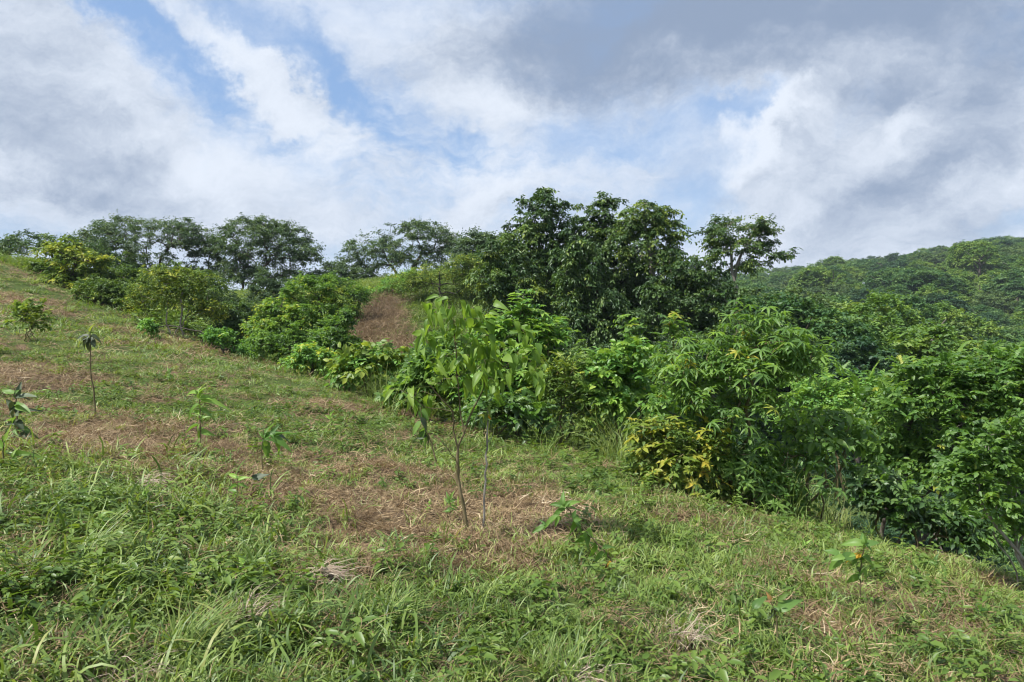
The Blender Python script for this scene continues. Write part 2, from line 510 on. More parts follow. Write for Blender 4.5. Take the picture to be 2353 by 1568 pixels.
M['straw_each'] = leaf_mat('dead_grass_strand', [(0, (.12, .08, .06)), (.5, (.30, .23, .17)), (1, (.52, .43, .34))], .2, .6, .25, warm=(1, .9, .7))
M['weed'] = leaf_mat('weed_leaf', [(0, (.036, .075, .014)), (.4, (.085, .15, .026)), (.75, (.155, .23, .042)), (.95, (.22, .28, .06)), (1, (.34, .30, .06))], .38, .42, 0.24, instancer=True)

# =================================================================== terrain
def W(px, py, Y):
    return ((px - CX) / F * Y, Y, (HY - py) / F * Y)

CTRL = [W(*c) for c in [
    (0, 1568, 2.9), (600, 1568, 3.05), (1176, 1568, 3.2), (1750, 1568, 3.5), (2353, 1568, 3.9),
    (0, 1300, 4.1), (600, 1300, 4.5), (1176, 1300, 5.0), (1700, 1300, 5.8), (2100, 1330, 6.2), (2353, 1360, 6.6),
    (0, 1100, 6.0), (600, 1100, 7.0), (1075, 1230, 5.8), (1176, 1100, 7.8), (1500, 1130, 8.2), (1800, 1190, 8.4), (2050, 1270, 7.6),
    (0, 960, 8.2), (220, 965, 10), (600, 960, 11), (1005, 1070, 9), (950, 950, 14), (1200, 1010, 11.5), (1400, 1060, 10.8),
    (0, 800, 14), (300, 800, 18), (480, 790, 24), (600, 840, 19), (800, 890, 16.5),
    (0, 690, 22), (200, 700, 27), (330, 735, 27), (0, 604, 30), (100, 640, 30), (50, 622, 30), (180, 680, 29),
    (550, 695, 50), (330, 690, 52), (930, 668, 55), (750, 696, 58), (0, 650, 60), (-400, 600, 45), (-300, 700, 20), (-300, 1000, 8),
    (890, 880, 26), (860, 760, 33), (880, 700, 37), (800, 722, 38), (1000, 640, 42), (1080, 612, 44), (1150, 645, 42), (1000, 800, 31), (960, 720, 36),
    (700, 880, 26), (1000, 920, 20), (1240, 1060, 15),
]] + [
    (0, 0, -1.62), (-2, 0, -1.35), (2, 0, -1.9), (0, -4, -1.4), (-10, -5, -.3), (10, -5, -3.5), (0, -30, .5), (-40, -20, 5), (40, -20, -11),
    (1.2, 16, -3.3), (3.6, 28, -3.9), (8, 11, -4.3), (12, 14, -6.5), (8, 7, -3.9), (14, 8, -6.2), (20, 20, -9), (25, 35, -9.5), (12, 35, -4), (9, 24, -5.4),
    (45, 40, -13), (40, 70, -9), (60, 110, -7), (80, 80, -13), (124, 180, 5), (207, 300, 17), (165, 330, 11), (100, 200, -1), (50, 100, -9),
    (152, 380, 9), (80, 200, -4), (95, 380, 4), (0, 300, -12), (-120, 300, -25), (60, 400, 2), (300, 420, 30), (150, 150, 0), (260, 200, 20),
    (0, 80, -6), (-40, 80, -4), (20, 60, -2), (0, 120, -14), (-80, 120, -12), (-80, 40, 3), (-150, 0, -5), (150, 0, -15), (0, -150, -10),
    (-700, 500, -45), (0, 800, -45), (700, 700, -10), (500, 900, -30), (900, 0, -40), (-900, 0, -45), (0, -900, -45), (-400, 900, -45),
]
CTRL = np.array(CTRL)
_cr = 0.10 * np.hypot(CTRL[:, 0], CTRL[:, 1]) + 0.15
def _phi(X, Y):
    d2 = (X[:, None] - CTRL[None, :, 0]) ** 2 + (Y[:, None] - CTRL[None, :, 1]) ** 2
    return np.sqrt(d2 + _cr[None] ** 2)
_A = _phi(CTRL[:, 0], CTRL[:, 1])
_n = len(CTRL)
_B = np.zeros((_n + 1, _n + 1)); _B[:_n, :_n] = _A - np.diag(0.03 * np.hypot(CTRL[:, 0], CTRL[:, 1]) + .05); _B[:_n, _n] = 1; _B[_n, :_n] = 1
_w = np.linalg.solve(_B, np.concatenate([CTRL[:, 2], [0]]))

def vnoise(x, y, seed=0):
    xi, yi = np.floor(x).astype(np.int64), np.floor(y).astype(np.int64)
    fx, fy = x - xi, y - yi
    fx, fy = fx * fx * (3 - 2 * fx), fy * fy * (3 - 2 * fy)
    def h(a, b):
        v = (a * 374761393 + b * 668265263 + seed * 974634) & 0xffffffff
        v = ((v ^ (v >> 13)) * 1274126177) & 0xffffffff
        return ((v ^ (v >> 16)) & 0xffff) / 65535.0
    return (h(xi, yi) * (1 - fx) + h(xi + 1, yi) * fx) * (1 - fy) + (h(xi, yi + 1) * (1 - fx) + h(xi + 1, yi + 1) * fx) * fy - .5

def ground(x, y, rough=True):
    x = np.atleast_1d(np.asarray(x, float)); y = np.atleast_1d(np.asarray(y, float))
    out = np.empty(len(x))
    for i in range(0, len(x), 20000):
        sl = slice(i, i + 20000)
        out[sl] = _phi(x[sl], y[sl]) @ _w[:-1] + _w[-1]
    if rough:
        r = np.hypot(x, y)
        out += vnoise(x * 1.3, y * 1.3, 1) * .10 + vnoise(x * 3.1, y * 3.1, 2) * .11 * np.exp(-r / 40) + vnoise(x * 7, y * 7, 3) * .085 * np.exp(-r / 12)
        out += vnoise(x / 9, y / 9, 4) * np.clip((r - 40) / 60, 0, 1) * 2.0
    return out

def hit(px, py, far=60.0):
    """where the sight line of a picture point meets the ground"""
    Y = np.geomspace(2.2, far, 700)
    u, v = (px - CX) / F, (HY - py) / F
    h = ground(u * Y, Y, False)
    below = np.nonzero(v * Y < h)[0]
    k = below[0] if len(below) else len(Y) - 1
    return u * Y[k], Y[k]

# patches of dry cut grass and of fresh green, given by a centre and half-widths
def patches(items):
    out = []
    for (px, py, sx, sy, wt) in items:
        x, y = hit(px, py)
        _, y1 = hit(px, py - sy); _, y0 = hit(px, py + sy)
        out.append((x, y, sx / F * y, max(.15, (y1 - y0) / 2), wt))
    return out
STRAW_P = patches([(330, 1010, 330, 60, 1), (140, 950, 200, 45, .7), (700, 1100, 380, 75, 1), (500, 1050, 300, 50, .8), (1010, 1185, 300, 70, 1), (1220, 1190, 170, 50, .8), (1120, 1290, 200, 35, .8),
    (1950, 1350, 170, 28, .8), (2130, 1400, 140, 25, .9), (1900, 1440, 200, 28, .5), (520, 770, 180, 16, .6), (250, 745, 200, 18, .35), (40, 690, 90, 20, .7), (1000, 965, 130, 26, .9), (860, 1010, 160, 30, .45),
    (300, 880, 300, 26, .5), (100, 880, 160, 30, .7), (720, 920, 120, 20, .5), (1560, 1200, 160, 22, .5), (1330, 1030, 120, 25, .6), (1380, 1230, 80, 30, .5)])
GREEN_P = patches([(560, 860, 260, 28, .8), (760, 900, 180, 24, .9), (330, 850, 200, 22, .6), (150, 780, 160, 30, .5), (300, 735, 200, 18, .9), (1280, 1060, 170, 26, 1), (1420, 1110, 160, 28, 1), (820, 990, 100, 24, .7), (80, 730, 100, 25, .7), (1700, 1250, 300, 45, .7), (1550, 1370, 300, 60, .8),
    (520, 930, 160, 24, .7), (1010, 710, 80, 60, 1), (960, 760, 50, 50, 1), (1050, 660, 70, 40, 1)])
LUSH_P = patches([(60, 1180, 330, 120, 1), (250, 1300, 380, 130, 1), (450, 1430, 400, 110, .9), (150, 1480, 330, 120, 1), (700, 1500, 250, 90, .6), (150, 1100, 220, 50, .8)])
NEAR_P = patches([(1350, 1450, 600, 110, 1), (1900, 1520, 400, 70, .8), (900, 1500, 400, 90, .8), (1700, 1330, 250, 60, .7)])
WISP_P = patches([(1290, 990, 170, 45, 1), (1400, 1030, 130, 34, 1), (1080, 950, 120, 22, .8), (1500, 1050, 80, 30, .8), (960, 930, 80, 18, .6), (1960, 1180, 120, 30, .6)])
PATH_P = patches([(866, 745, 42, 44, 1), (902, 815, 30, 38, 1), (876, 706, 36, 12, .9)])
def field(P, x, y):
    f = np.zeros(len(x))
    for (cx, cy, sx, sy, wt) in P:
        q = ((x - cx) / sx) ** 2 + ((y - cy) / sy) ** 2
        f = np.maximum(f, wt * np.exp(-q * .8))
    return f
def straw_at(x, y):
    n = vnoise(x * 1.1, y * 1.1, 11) + .6 * vnoise(x * 3.1, y * 3.1, 12) + .35 * vnoise(x * 7.3, y * 7.3, 13)
    n = n + .8 * vnoise(x * 13, y * 13, 14) + .4 * vnoise(x * 5, y * 5, 15)
    s = field(STRAW_P, x, y) * 1.45 - .75 * field(GREEN_P, x, y) + n * 1.40 - .10 - .55 * field(NEAR_P, x, y)
    return np.clip(s * 1.5 - .12, 0, 1) * (1 - np.clip(field(LUSH_P, x, y) * 1.3, 0, 1) * .8)

def build_terrain():
    th = np.radians(np.concatenate([np.linspace(-180, -46, 46)[:-1], np.linspace(-46, 46, 270), np.linspace(46, 180, 46)[1:]]))
    r = np.concatenate([[0.02, .5, 1.0, 1.5], np.geomspace(1.9, 420, 330), np.geomspace(450, 1500, 14)])
    R, TH = np.meshgrid(r, th, indexing='ij')
    x, y = (R * np.sin(TH)).ravel(), (R * np.cos(TH)).ravel()
    z = ground(x, y)
    far = np.clip((R.ravel() - 500) / 500, 0, 1)
    z = z * (1 - far) - 45 * far
    nt = len(th)
    i, j = np.meshgrid(np.arange(len(r) - 1), np.arange(nt - 1), indexing='ij')
    Q = np.stack([i * nt + j, i * nt + j + 1, (i + 1) * nt + j + 1, (i + 1) * nt + j], -1).reshape(-1, 4)[:, ::-1]
    st = np.clip(straw_at(x, y) + 1.4 * field(PATH_P, x, y), 0, 1)
    st[R.ravel() > 60] = 0
    m = bpy.data.materials.new('hillside_soil'); m.use_nodes = True
    t = m.node_tree; t.nodes.clear(); b = NB(t)
    geo = b.n('ShaderNodeNewGeometry')
    n1 = b.noise(geo.outputs['Position'], 3.0, 8, .65)
    n2 = b.noise(geo.outputs['Position'], 28.0, 6, .7)
    green = b.mix(b.smooth(n2.outputs['Fac'], .35, .65), (.030, .050, .014), (.085, .115, .028))
    straw = b.mix(b.smooth(n2.outputs['Fac'], .35, .66), (.060, .042, .027), (.20, .138, .082))
    fac = b.math('ADD', attr_tint(b), b.math('MULTIPLY', b.math('SUBTRACT', n1.outputs['Fac'], .5), .5))
    col = b.mix(b.smooth(fac, .1, .7), green, straw)
    p = b.n('ShaderNodeBsdfPrincipled'); b.link(col, p.inputs['Base Color']); p.inputs['Roughness'].default_value = .95
    p.inputs['Specular IOR Level'].default_value = .1
    bp = b.n('ShaderNodeBump'); bp.inputs['Strength'].default_value = .7; bp.inputs['Distance'].default_value = .03
    b.link(n2.outputs['Fac'], bp.inputs['Height']); b.link(bp.outputs[0], p.inputs['Normal'])
    o = b.n('ShaderNodeOutputMaterial'); b.link(p.outputs[0], o.inputs['Surface'])
    me = mesh_from('hillside', np.stack([x, y, z], 1), None, Q, st, m, True)
    tag(link('hillside', me), 'grassy hillside falling to a wooded valley on the right', kind='structure')
build_terrain()

# =================================================================== trees and shrubs
def sample_blobs(rng, blobs, Y, n, depth=.8, low=-.55, shell=.5):
    """points inside ellipsoids given by centre and half sizes; blob = (px, py, rx, ry[, dY])"""
    pts = []
    area = np.array([b[2] * b[3] for b in blobs], float)
    ks = np.maximum(3, np.round(n * area / area.sum())).astype(int)
    for b, k in zip(blobs, ks):
        yy = Y + (b[4] if len(b) > 4 else 0)
        c = np.array(W(b[0], b[1], yy)); rx, rz = b[2] / F * yy, b[3] / F * yy
        d = norm(rng.normal(size=(k * 4, 3)))
        d = d[d[:, 2] > low][:k]
        rr = shell + (1 - shell) * rng.random(len(d)) ** .55
        inner = rng.random(len(d)) < .22
        rr[inner] = rng.random(inner.sum()) * .8
        rr *= np.clip(rng.normal(1, .13, len(d)), .6, 1.35)
        sprig = (rng.random(len(d)) < .10) & (d[:, 2] > -.1)
        rr[sprig] *= rng.uniform(1.1, 1.32, sprig.sum())
        pts.append(c + d * rr[:, None] * np.array([rx, rx * depth, rz]))
    return np.concatenate(pts)

def foliage(rng, acc, cl, rc, twigs, per, leaf_s, tpls, flat=.5, droop=.35, centre=None, out=.6, up=.15, hang=.5, tint0=(.1, .8), wide=.9):
    N = len(cl)
    rc = np.broadcast_to(rc, (N,))
    d = rng.normal(size=(N, twigs, 3)); d[..., 2] *= flat
    if centre is not None:
        o = norm(cl - centre); d = norm(d) + out * o[:, None]
    d[..., 2] += up
    d = norm(d)
    L = rc[:, None] * rng.uniform(.5, 1.15, (N, twigs))
    t = np.linspace(.18, 1.0, per)[None, None] + rng.uniform(-.06, .06, (N, twigs, per))
    pos = cl[:, None, None] + d[:, :, None] * (L[..., None] * t)[..., None]
    pos[..., 2] -= droop * L[..., None] * t * t
    pos += rng.normal(0, .05, pos.shape) * rc[:, None, None, None]
    side = norm(np.cross(d, np.array([0, 0, 1.0])))
    sg = np.where(np.arange(per) % 2 == 0, 1.0, -1.0)[None, None, :, None]
    ld = d[:, :, None] * .6 + side[:, :, None] * sg * wide + rng.normal(0, .35, pos.shape)
    ld[..., 2] -= hang
    nz = np.array([0, 0, 1.0]) + rng.normal(0, .45, pos.shape) + d[:, :, None] * .25
    pos, ld, nz = pos.reshape(-1, 3), ld.reshape(-1, 3), nz.reshape(-1, 3)
    R = frames(ld, nz)
    n = len(pos)
    base = rng.uniform(*tint0, N)
    ti = np.clip(np.repeat(base, twigs * per) + rng.normal(0, .13, n), 0, 1)
    s = leaf_s * rng.uniform(.65, 1.25, n)
    pick = rng.integers(0, len(tpls), n)
    for k, tp in enumerate(tpls):
        mk = pick == k
        place(acc, tp, pos[mk], R[mk], s[mk], ti[mk])

def tree(name, label, Y, base_px, blobs, n=120, rc=.6, twigs=6, per=7, leaf_s=.22, mat='ridge_leaf', bark='bark', forks=None, seed=0,
         r_tip=.012, power=.5, group=None, cat='tree', depth=.8, tpls=None, low=-.35, flat=.45, droop=.3, up=.15, hang=.5, shell=.5, tint0=(.1, .8), sag=.10, sink=.1, limb_part='trunk', base_y=None, parts=None):
    rng = np.random.default_rng(seed + 100)
    by = base_y or Y
    bx = (base_px - CX) / F * by
    bz = ground([bx], [by])[0] - sink
    root = empty(name, (bx, by, bz), label, cat, group)
    cl = sample_blobs(rng, blobs, Y, n, depth, low, shell)
    trunks = []
    for f in (forks or [(blobs[0][0], blobs[0][1] + blobs[0][3] * .3)]):
        top = np.array(W(f[0], f[1], Y + (f[2] if len(f) > 2 else 0)))
        st = np.array([bx, by, bz]) + np.array([rng.normal(0, .12), rng.normal(0, .12), 0]) * (1 if forks and len(forks) > 1 else 0)
        trunks.append(wander(rng, st, top, 9, .10, 0))
    ch, P, par = skeleton(rng, trunks, cl, sag=sag)
    link(limb_part, limb_mesh(limb_part, ch, P, par, r_tip, power, M[bark], len(trunks)), root)
    acc = Acc()
    c0 = cl.mean(0) - np.array([0, 0, .25 * (cl[:, 2].max() - cl[:, 2].min())])
    foliage(rng, acc, cl, rc * rng.uniform(.55, 1.35, len(cl)), twigs, per, leaf_s, tpls or [leaf4(.27), leaf4(.22, .14, .2)], flat, droop, c0, .6, up, hang, tint0)
    link('crown', acc.mesh('crown', M[mat]), root)
    return root

RT = 'trees along the left ridge'
# the ridge on the left, far to near
tree('ridge_tree', 'broad dark green tree with a wide flat crown above the yellow-green shrub', 50, 345,
     [(345, 560, 150, 42), (250, 560, 70, 42), (440, 560, 60, 44), (330, 610, 110, 30), (300, 525, 90, 22), (420, 530, 60, 18), (280, 640, 80, 30), (400, 640, 70, 26)], 357, 0.68, 9, 9, .15, seed=1, forks=[(310, 600), (370, 590)], group=RT, low=-.55, flat=.55)
tree('ridge_tree', 'rounded dark green tree whose thin trunk stands against the bright sky gap', 49, 555,
     [(600, 560, 110, 48), (560, 610, 70, 40), (680, 590, 62, 48), (590, 525, 60, 22), (660, 540, 50, 20), (610, 640, 100, 26), (700, 640, 50, 24)], 392, 0.64, 9, 9, .15, seed=2, forks=[(560, 610), (620, 600)], group=RT, low=-.55, flat=.55)
tree('ridge_tree', 'airy spreading tree with dark forked limbs on the knoll behind the bare slope', 54, 930,
     [(960, 550, 90, 36), (870, 580, 80, 34), (1030, 575, 60, 36), (940, 600, 90, 32), (820, 610, 45, 30), (960, 525, 50, 14)], 309, 0.68, 9, 9, .15, seed=3, forks=[(890, 600), (965, 590)], group=RT, low=-.55, flat=.55)
tree('ridge_tree', 'small drooping green tree between the rounded tree and the airy tree', 52, 770,
     [(765, 640, 40, 34), (800, 660, 36, 30), (735, 665, 40, 26)], 142, 0.55, 9, 9, .15, seed=4, group=RT)
tree('ridge_tree', 'low dark green tree at the far left end of the ridge', 44, 90,
     [(20, 580, 60, 34), (100, 568, 80, 34), (180, 590, 60, 40), (60, 610, 90, 34), (-40, 585, 60, 34)], 180, .6, 8, 9, .15, 'dark_leaf', seed=5, group=RT)
tree('ridge_tree', 'dark green tree joining the airy tree to the tall dense grove', 46, 1120,
     [(1100, 565, 40, 30), (1140, 570, 44, 36), (1075, 590, 30, 24)], 166, 0.61, 9, 9, .15, seed=6, group=RT)
tree('young_tree', 'yellow-green young tree at the top of the slope before the dark left trees', 30, 170,
     [(170, 600, 62, 44), (130, 580, 50, 26), (200, 640, 55, 34), (150, 650, 60, 26), (230, 600, 30, 26)], 130, .36, 5, 7, .17, 'olive_leaf', seed=7, tint0=(.3, .95))

tree('ridge_tree', 'narrow bluish green tree between the flat crowned tree and the rounded tree', 51, 480,
     [(480, 590, 40, 40), (500, 630, 46, 34), (460, 640, 40, 30)], 110, .55, 9, 9, .15, seed=8, group=RT, low=-.6, flat=.6)
tree('ridge_tree', 'low dark tree joining the far left trees to the flat crowned tree', 47, 240,
     [(225, 600, 50, 36), (270, 625, 50, 34), (200, 640, 40, 28)], 120, .55, 9, 9, .15, 'dark_leaf', seed=9, group=RT, low=-.6, flat=.6)
tree('ridge_tree', 'low green tree under the left limb of the airy tree', 53, 850,
     [(840, 640, 40, 26), (890, 650, 40, 22), (1000, 640, 44, 18)], 90, .5, 9, 9, .15, seed=10, group=RT, low=-.6, flat=.6)

# grove in the centre
GR = 'dense tall trees of the central grove'
BIG = dict(mat='dark_leaf', group=GR, flat=.7, droop=.6, hang=.75, leaf_s=.135, rc=.42, twigs=8, per=10, r_tip=.01, power=.5, low=-.8, shell=.55)
tree('grove_tree', 'tall grove tree with the highest pointed crown on the left of the grove', 28, 1235,
     [(1255, 500, 56, 56), (1225, 560, 66, 60), (1270, 590, 70, 90), (1250, 455, 28, 20)], 190, seed=11, **BIG)
tree('grove_tree', 'tall grove tree with a narrow crown peak in the middle of the grove', 28.5, 1370,
     [(1385, 510, 46, 58), (1340, 560, 60, 70), (1390, 600, 80, 100), (1395, 465, 26, 22)], 200, seed=12, **BIG)
tree('grove_tree', 'grove tree with olive tufts on top and a pale bare limb below', 27, 1450,
     [(1480, 500, 52, 40), (1530, 510, 32, 32), (1450, 550, 60, 40), (1500, 580, 66, 60)], 150, seed=13, bark='pale_bark', **{**BIG, 'mat': 'dark_leaf', 'tint0': (.35, 1.0), 'r_tip': .012})
tree('grove_tree', 'vine draped grove tree whose leaves hang in a green curtain to the ground', 24.5, 1370,
     [(1365, 700, 60, 56), (1340, 760, 46, 70), (1410, 740, 60, 70), (1330, 610, 56, 70), (1370, 820, 70, 40)], 240, seed=14, **{**BIG, 'droop': .9, 'hang': 1.0, 'tint0': (.15, .8)})
tree('grove_tree', 'lower grove tree with yellow-green lit top on the edge over the grassy knoll', 26, 1160,
     [(1165, 580, 56, 40), (1140, 640, 50, 40), (1190, 660, 70, 70), (1150, 730, 60, 70), (1240, 720, 70, 80)], 240, seed=15, **{**BIG, 'tint0': (.2, 1.0)})
tree('grove_tree', 'dark grove tree with layered leaves on the right end of the grove', 26, 1590,
     [(1580, 620, 70, 50), (1540, 680, 80, 70), (1620, 690, 80, 70), (1600, 770, 90, 60), (1500, 760, 60, 60)], 260, seed=16, **BIG)
tree('grove_tree', 'dark leafy tree filling the shade low in the middle of the grove', 29, 1300,
     [(1280, 720, 70, 90), (1450, 700, 80, 90), (1330, 640, 80, 80), (1500, 640, 60, 60), (1240, 800, 70, 50), (1440, 800, 80, 50)], 300, seed=17, **{**BIG, 'tint0': (0, .45)})
tree('slender_tree', 'slender tree with bare pale trunks and an open umbrella crown right of the grove', 32, 1690,
     [(1690, 530, 72, 28), (1650, 550, 40, 24), (1740, 550, 40, 34), (1700, 580, 80, 34), (1770, 590, 46, 14), (1720, 615, 60, 22)], 140, .42, 8, 9, .135, 'dark_leaf', 'pale_bark', forks=[(1680, 570), (1705, 580)], seed=18, low=-.3, tint0=(.2, .95))

# =================================================================== far wood
def far_crown(seed, mat, r=1.0, n=150, leaf=.075):
    rng = np.random.default_rng(seed)
    cl = []
    for k in range(4):
        c = np.array([rng.normal(0, .35), rng.normal(0, .35), rng.uniform(-.1, .35)])
        d = norm(rng.normal(size=(n, 3))); d = d[d[:, 2] > -.45]
        cl.append(c + d[:n // 3] * np.array([.62, .62, .52]) * rng.uniform(.75, 1, (len(d[:n // 3]), 1)))
    cl = np.concatenate(cl)
    acc = Acc()
    foliage(rng, acc, cl, .20 * rng.uniform(.6, 1.4, len(cl)), 7, 8, leaf, [leaf4(.34), leaf4(.28, .14, .2)], .5, .3, np.zeros(3) - .2, .7, .2, .45, (.1, .9))
    return acc.mesh('crown', mat)
def far_trunk(seed):
    rng = np.random.default_rng(seed); acc = Acc()
    tube(acc, wander(rng, (0, 0, -1.9), (0, 0, .2), 6, .05), np.linspace(.07, .03, 6), 5)
    for k in range(5):
        a = rng.uniform(0, 6.28)
        tube(acc, wander(rng, (0, 0, -.5 + .12 * k), (math.cos(a) * .6, math.sin(a) * .6, .2 + .1 * k), 5, .1), np.linspace(.03, .01, 5), 4)
    return acc.mesh('trunk', M['bark'], True)
FM = [leaf_mat('wood_leaf_green', [(0, (.020, .052, .020)), (.5, (.040, .088, .030)), (1, (.085, .14, .040))], .34, .5, .2, gain=1.55),
      leaf_mat('wood_leaf_olive', [(0, (.028, .054, .022)), (.5, (.054, .092, .034)), (1, (.105, .145, .045))], .34, .5, .2, gain=1.55),
      leaf_mat('wood_leaf_lime', [(0, (.036, .078, .016)), (.5, (.072, .130, .026)), (1, (.14, .19, .04))], .34, .5, .2, gain=1.55),
      leaf_mat('wood_leaf_dark', [(0, (.014, .038, .020)), (.5, (.027, .064, .030)), (1, (.055, .10, .036))], .34, .5, .2, gain=1.4)]
FNAMES = ['fresh green', 'dull olive', 'yellow-green', 'deep dark green']
fcr = [[far_crown(500 + 10 * k + v, FM[k]) for v in range(2)] for k in range(4)]
ftr = [far_trunk(900 + v) for v in range(3)]

def far_wood():
    rng = np.random.default_rng(77)
    cand = []
    # near valley to far hill: spacing grows with the crown
    for (y0, y1, n) in ((26, 60, 900), (60, 130, 1400), (130, 420, 5200)):
        y = np.sqrt(rng.uniform(y0 ** 2, y1 ** 2, n)); u = rng.uniform(.20, .86, n)
        cand.append(np.stack([u * y, y], 1))
    cand = np.concatenate(cand)
    keep, grid = [], {}
    for x, y in cand:
        R = 2.5 if y < 60 else (3.6 if y < 130 else 5.0)
        R *= rng.uniform(.8, 1.25)
        if y < 40 and x / y < .36: continue
        g = (int(x // 8), int(y // 8)); bad = False
        for a in (-1, 0, 1):
            for b in (-1, 0, 1):
                for (qx, qy, qr) in grid.get((g[0] + a, g[1] + b), ()):
                    if (qx - x) ** 2 + (qy - y) ** 2 < (.72 * (R + qr)) ** 2: bad = True
        if bad: continue
        grid.setdefault(g, []).append((x, y, R)); keep.append((x, y, R))
    keep.sort(key=lambda k: k[1])
    A = np.array(keep)
    gz = ground(A[:, 0], A[:, 1])
    rest = []
    pn = vnoise(A[:, 0] / 22, A[:, 1] / 22, 41)
    n_made = 0
    for i, (x, y, R) in enumerate(keep):
        k = int(np.clip(np.floor((pn[i] + .5 + rng.normal(0, .16)) * 4), 0, 3)); k = [1, 0, 2, 3][k]
        hgt = R * rng.uniform(1.25, 1.8)
        if y < 75:
            vmax = np.interp(x / y, [.2, .38, .45, .55, .7], [.03, .030, .026, .012, .0])
            hgt = min(hgt, vmax * y - gz[i] - R * .75)
            if hgt < .2 * R: continue
        if n_made < 280:
            n_made += 1
            zone = 'in the near valley wood' if y < 55 else ('on the lower wooded slope' if y < 110 else 'on the upper wooded hillside')
            u = x / y
            where = 'right of the slender tree' if u < .42 else ('above the pale feathery shrub' if u < .56 else 'above the large dark bush')
            size = 'broad' if R > (2.5 if y < 60 else (3.6 if y < 130 else 5.0)) * 1.02 else 'small'
            root = empty('wood_tree', (x, y, gz[i] - .3), f'{size} {FNAMES[k]} tree crown {zone} {where}', 'tree', f'{size} {FNAMES[k]} trees {zone} {where}')
            o = bpy.data.objects.new('crown', fcr[k][rng.integers(2)]); COL.objects.link(o); o.parent = root
            o.location = (0, 0, hgt); o.scale = (R, R, R * rng.uniform(.8, 1.1)); o.rotation_euler = (0, 0, rng.uniform(0, 6.28))
            t = bpy.data.objects.new('trunk', ftr[rng.integers(3)]); COL.objects.link(t); t.parent = root
            t.location = (0, 0, hgt); t.scale = (R, R, hgt / 1.85)
        else:
            rest.append((x, y, gz[i] + hgt, R, k))
    return rest
REST = far_wood()

# =================================================================== scattering by geometry nodes (stuff only)
def euler_from_R(R):
    sy = np.hypot(R[:, 0, 0], R[:, 1, 0])
    return np.stack([np.arctan2(R[:, 2, 1], R[:, 2, 2]), np.arctan2(-R[:, 2, 0], sy), np.arctan2(R[:, 1, 0], R[:, 0, 0])], 1)

def scatter(name, label, protos, pos, rot, scale, tint, pick=None, rng=RNG):
    n = len(pos)
    me = bpy.data.meshes.new(name)
    me.vertices.add(n)
    me.vertices.foreach_set('co', np.asarray(pos, np.float32).ravel())
    for an, ty, val in (('irot', 'FLOAT_VECTOR', rot), ('iscale', 'FLOAT_VECTOR', scale), ('itint', 'FLOAT', tint)):
        a = me.attributes.new(an, ty, 'POINT')
        a.data.foreach_set('vector' if ty == 'FLOAT_VECTOR' else 'value', np.asarray(val, np.float32).ravel())
    a = me.attributes.new('ipick', 'INT', 'POINT')
    a.data.foreach_set('value', (rng.integers(0, len(protos), n) if pick is None else pick).astype(np.int32))
    o = bpy.data.objects.new(name, me); COL.objects.link(o)
    ng = bpy.data.node_groups.new(name + '_scatter', 'GeometryNodeTree')
    ng.interface.new_socket('Geometry', in_out='INPUT', socket_type='NodeSocketGeometry')
    ng.interface.new_socket('Geometry', in_out='OUTPUT', socket_type='NodeSocketGeometry')
    N = ng.nodes; L = ng.links
    gi, go = N.new('NodeGroupInput'), N.new('NodeGroupOutput')
    iop = N.new('GeometryNodeInstanceOnPoints')
    g2i = N.new('GeometryNodeGeometryToInstance')
    for pm in reversed(protos):                      # the socket lists its links last first
        po = bpy.data.objects.new(pm.name, pm)       # kept out of the scene: only its mesh is used
        oi = N.new('GeometryNodeObjectInfo'); oi.inputs['Object'].default_value = po
        L.new(oi.outputs['Geometry'], g2i.inputs[0])
        if not o.data.materials: o.data.materials.append(pm.materials[0])
    def na(an, ty):
        x = N.new('GeometryNodeInputNamedAttribute'); x.data_type = ty; x.inputs['Name'].default_value = an
        return x.outputs['Attribute']
    L.new(gi.outputs[0], iop.inputs['Points'])
    L.new(g2i.outputs[0], iop.inputs['Instance'])
    iop.inputs['Pick Instance'].default_value = True
    L.new(na('ipick', 'INT'), iop.inputs['Instance Index'])
    L.new(na('irot', 'FLOAT_VECTOR'), iop.inputs['Rotation'])
    L.new(na('iscale', 'FLOAT_VECTOR'), iop.inputs['Scale'])
    L.new(iop.outputs[0], go.inputs[0])
    md = o.modifiers.new('scatter', 'NODES'); md.node_group = ng
    return tag(o, label, kind='stuff')

# ------------------------------------------------------------------ the wood beyond the single trees
def add_rest():
    A = np.array([r[:4] for r in REST]); k = np.array([r[4] for r in REST])
    n = len(A)
    rng = np.random.default_rng(5)
    protos = [m for row in fcr for m in row]
    rot = np.zeros((n, 3)); rot[:, 2] = rng.uniform(0, 6.28, n)
    sc = np.repeat(A[:, 3:4], 3, 1) * np.array([1, 1, .9])
    scatter('forest', 'mixed green forest covering the far hill on the right', protos, A[:, :3], rot, sc, rng.random(n), k * 2 + rng.integers(0, 2, n))
add_rest()

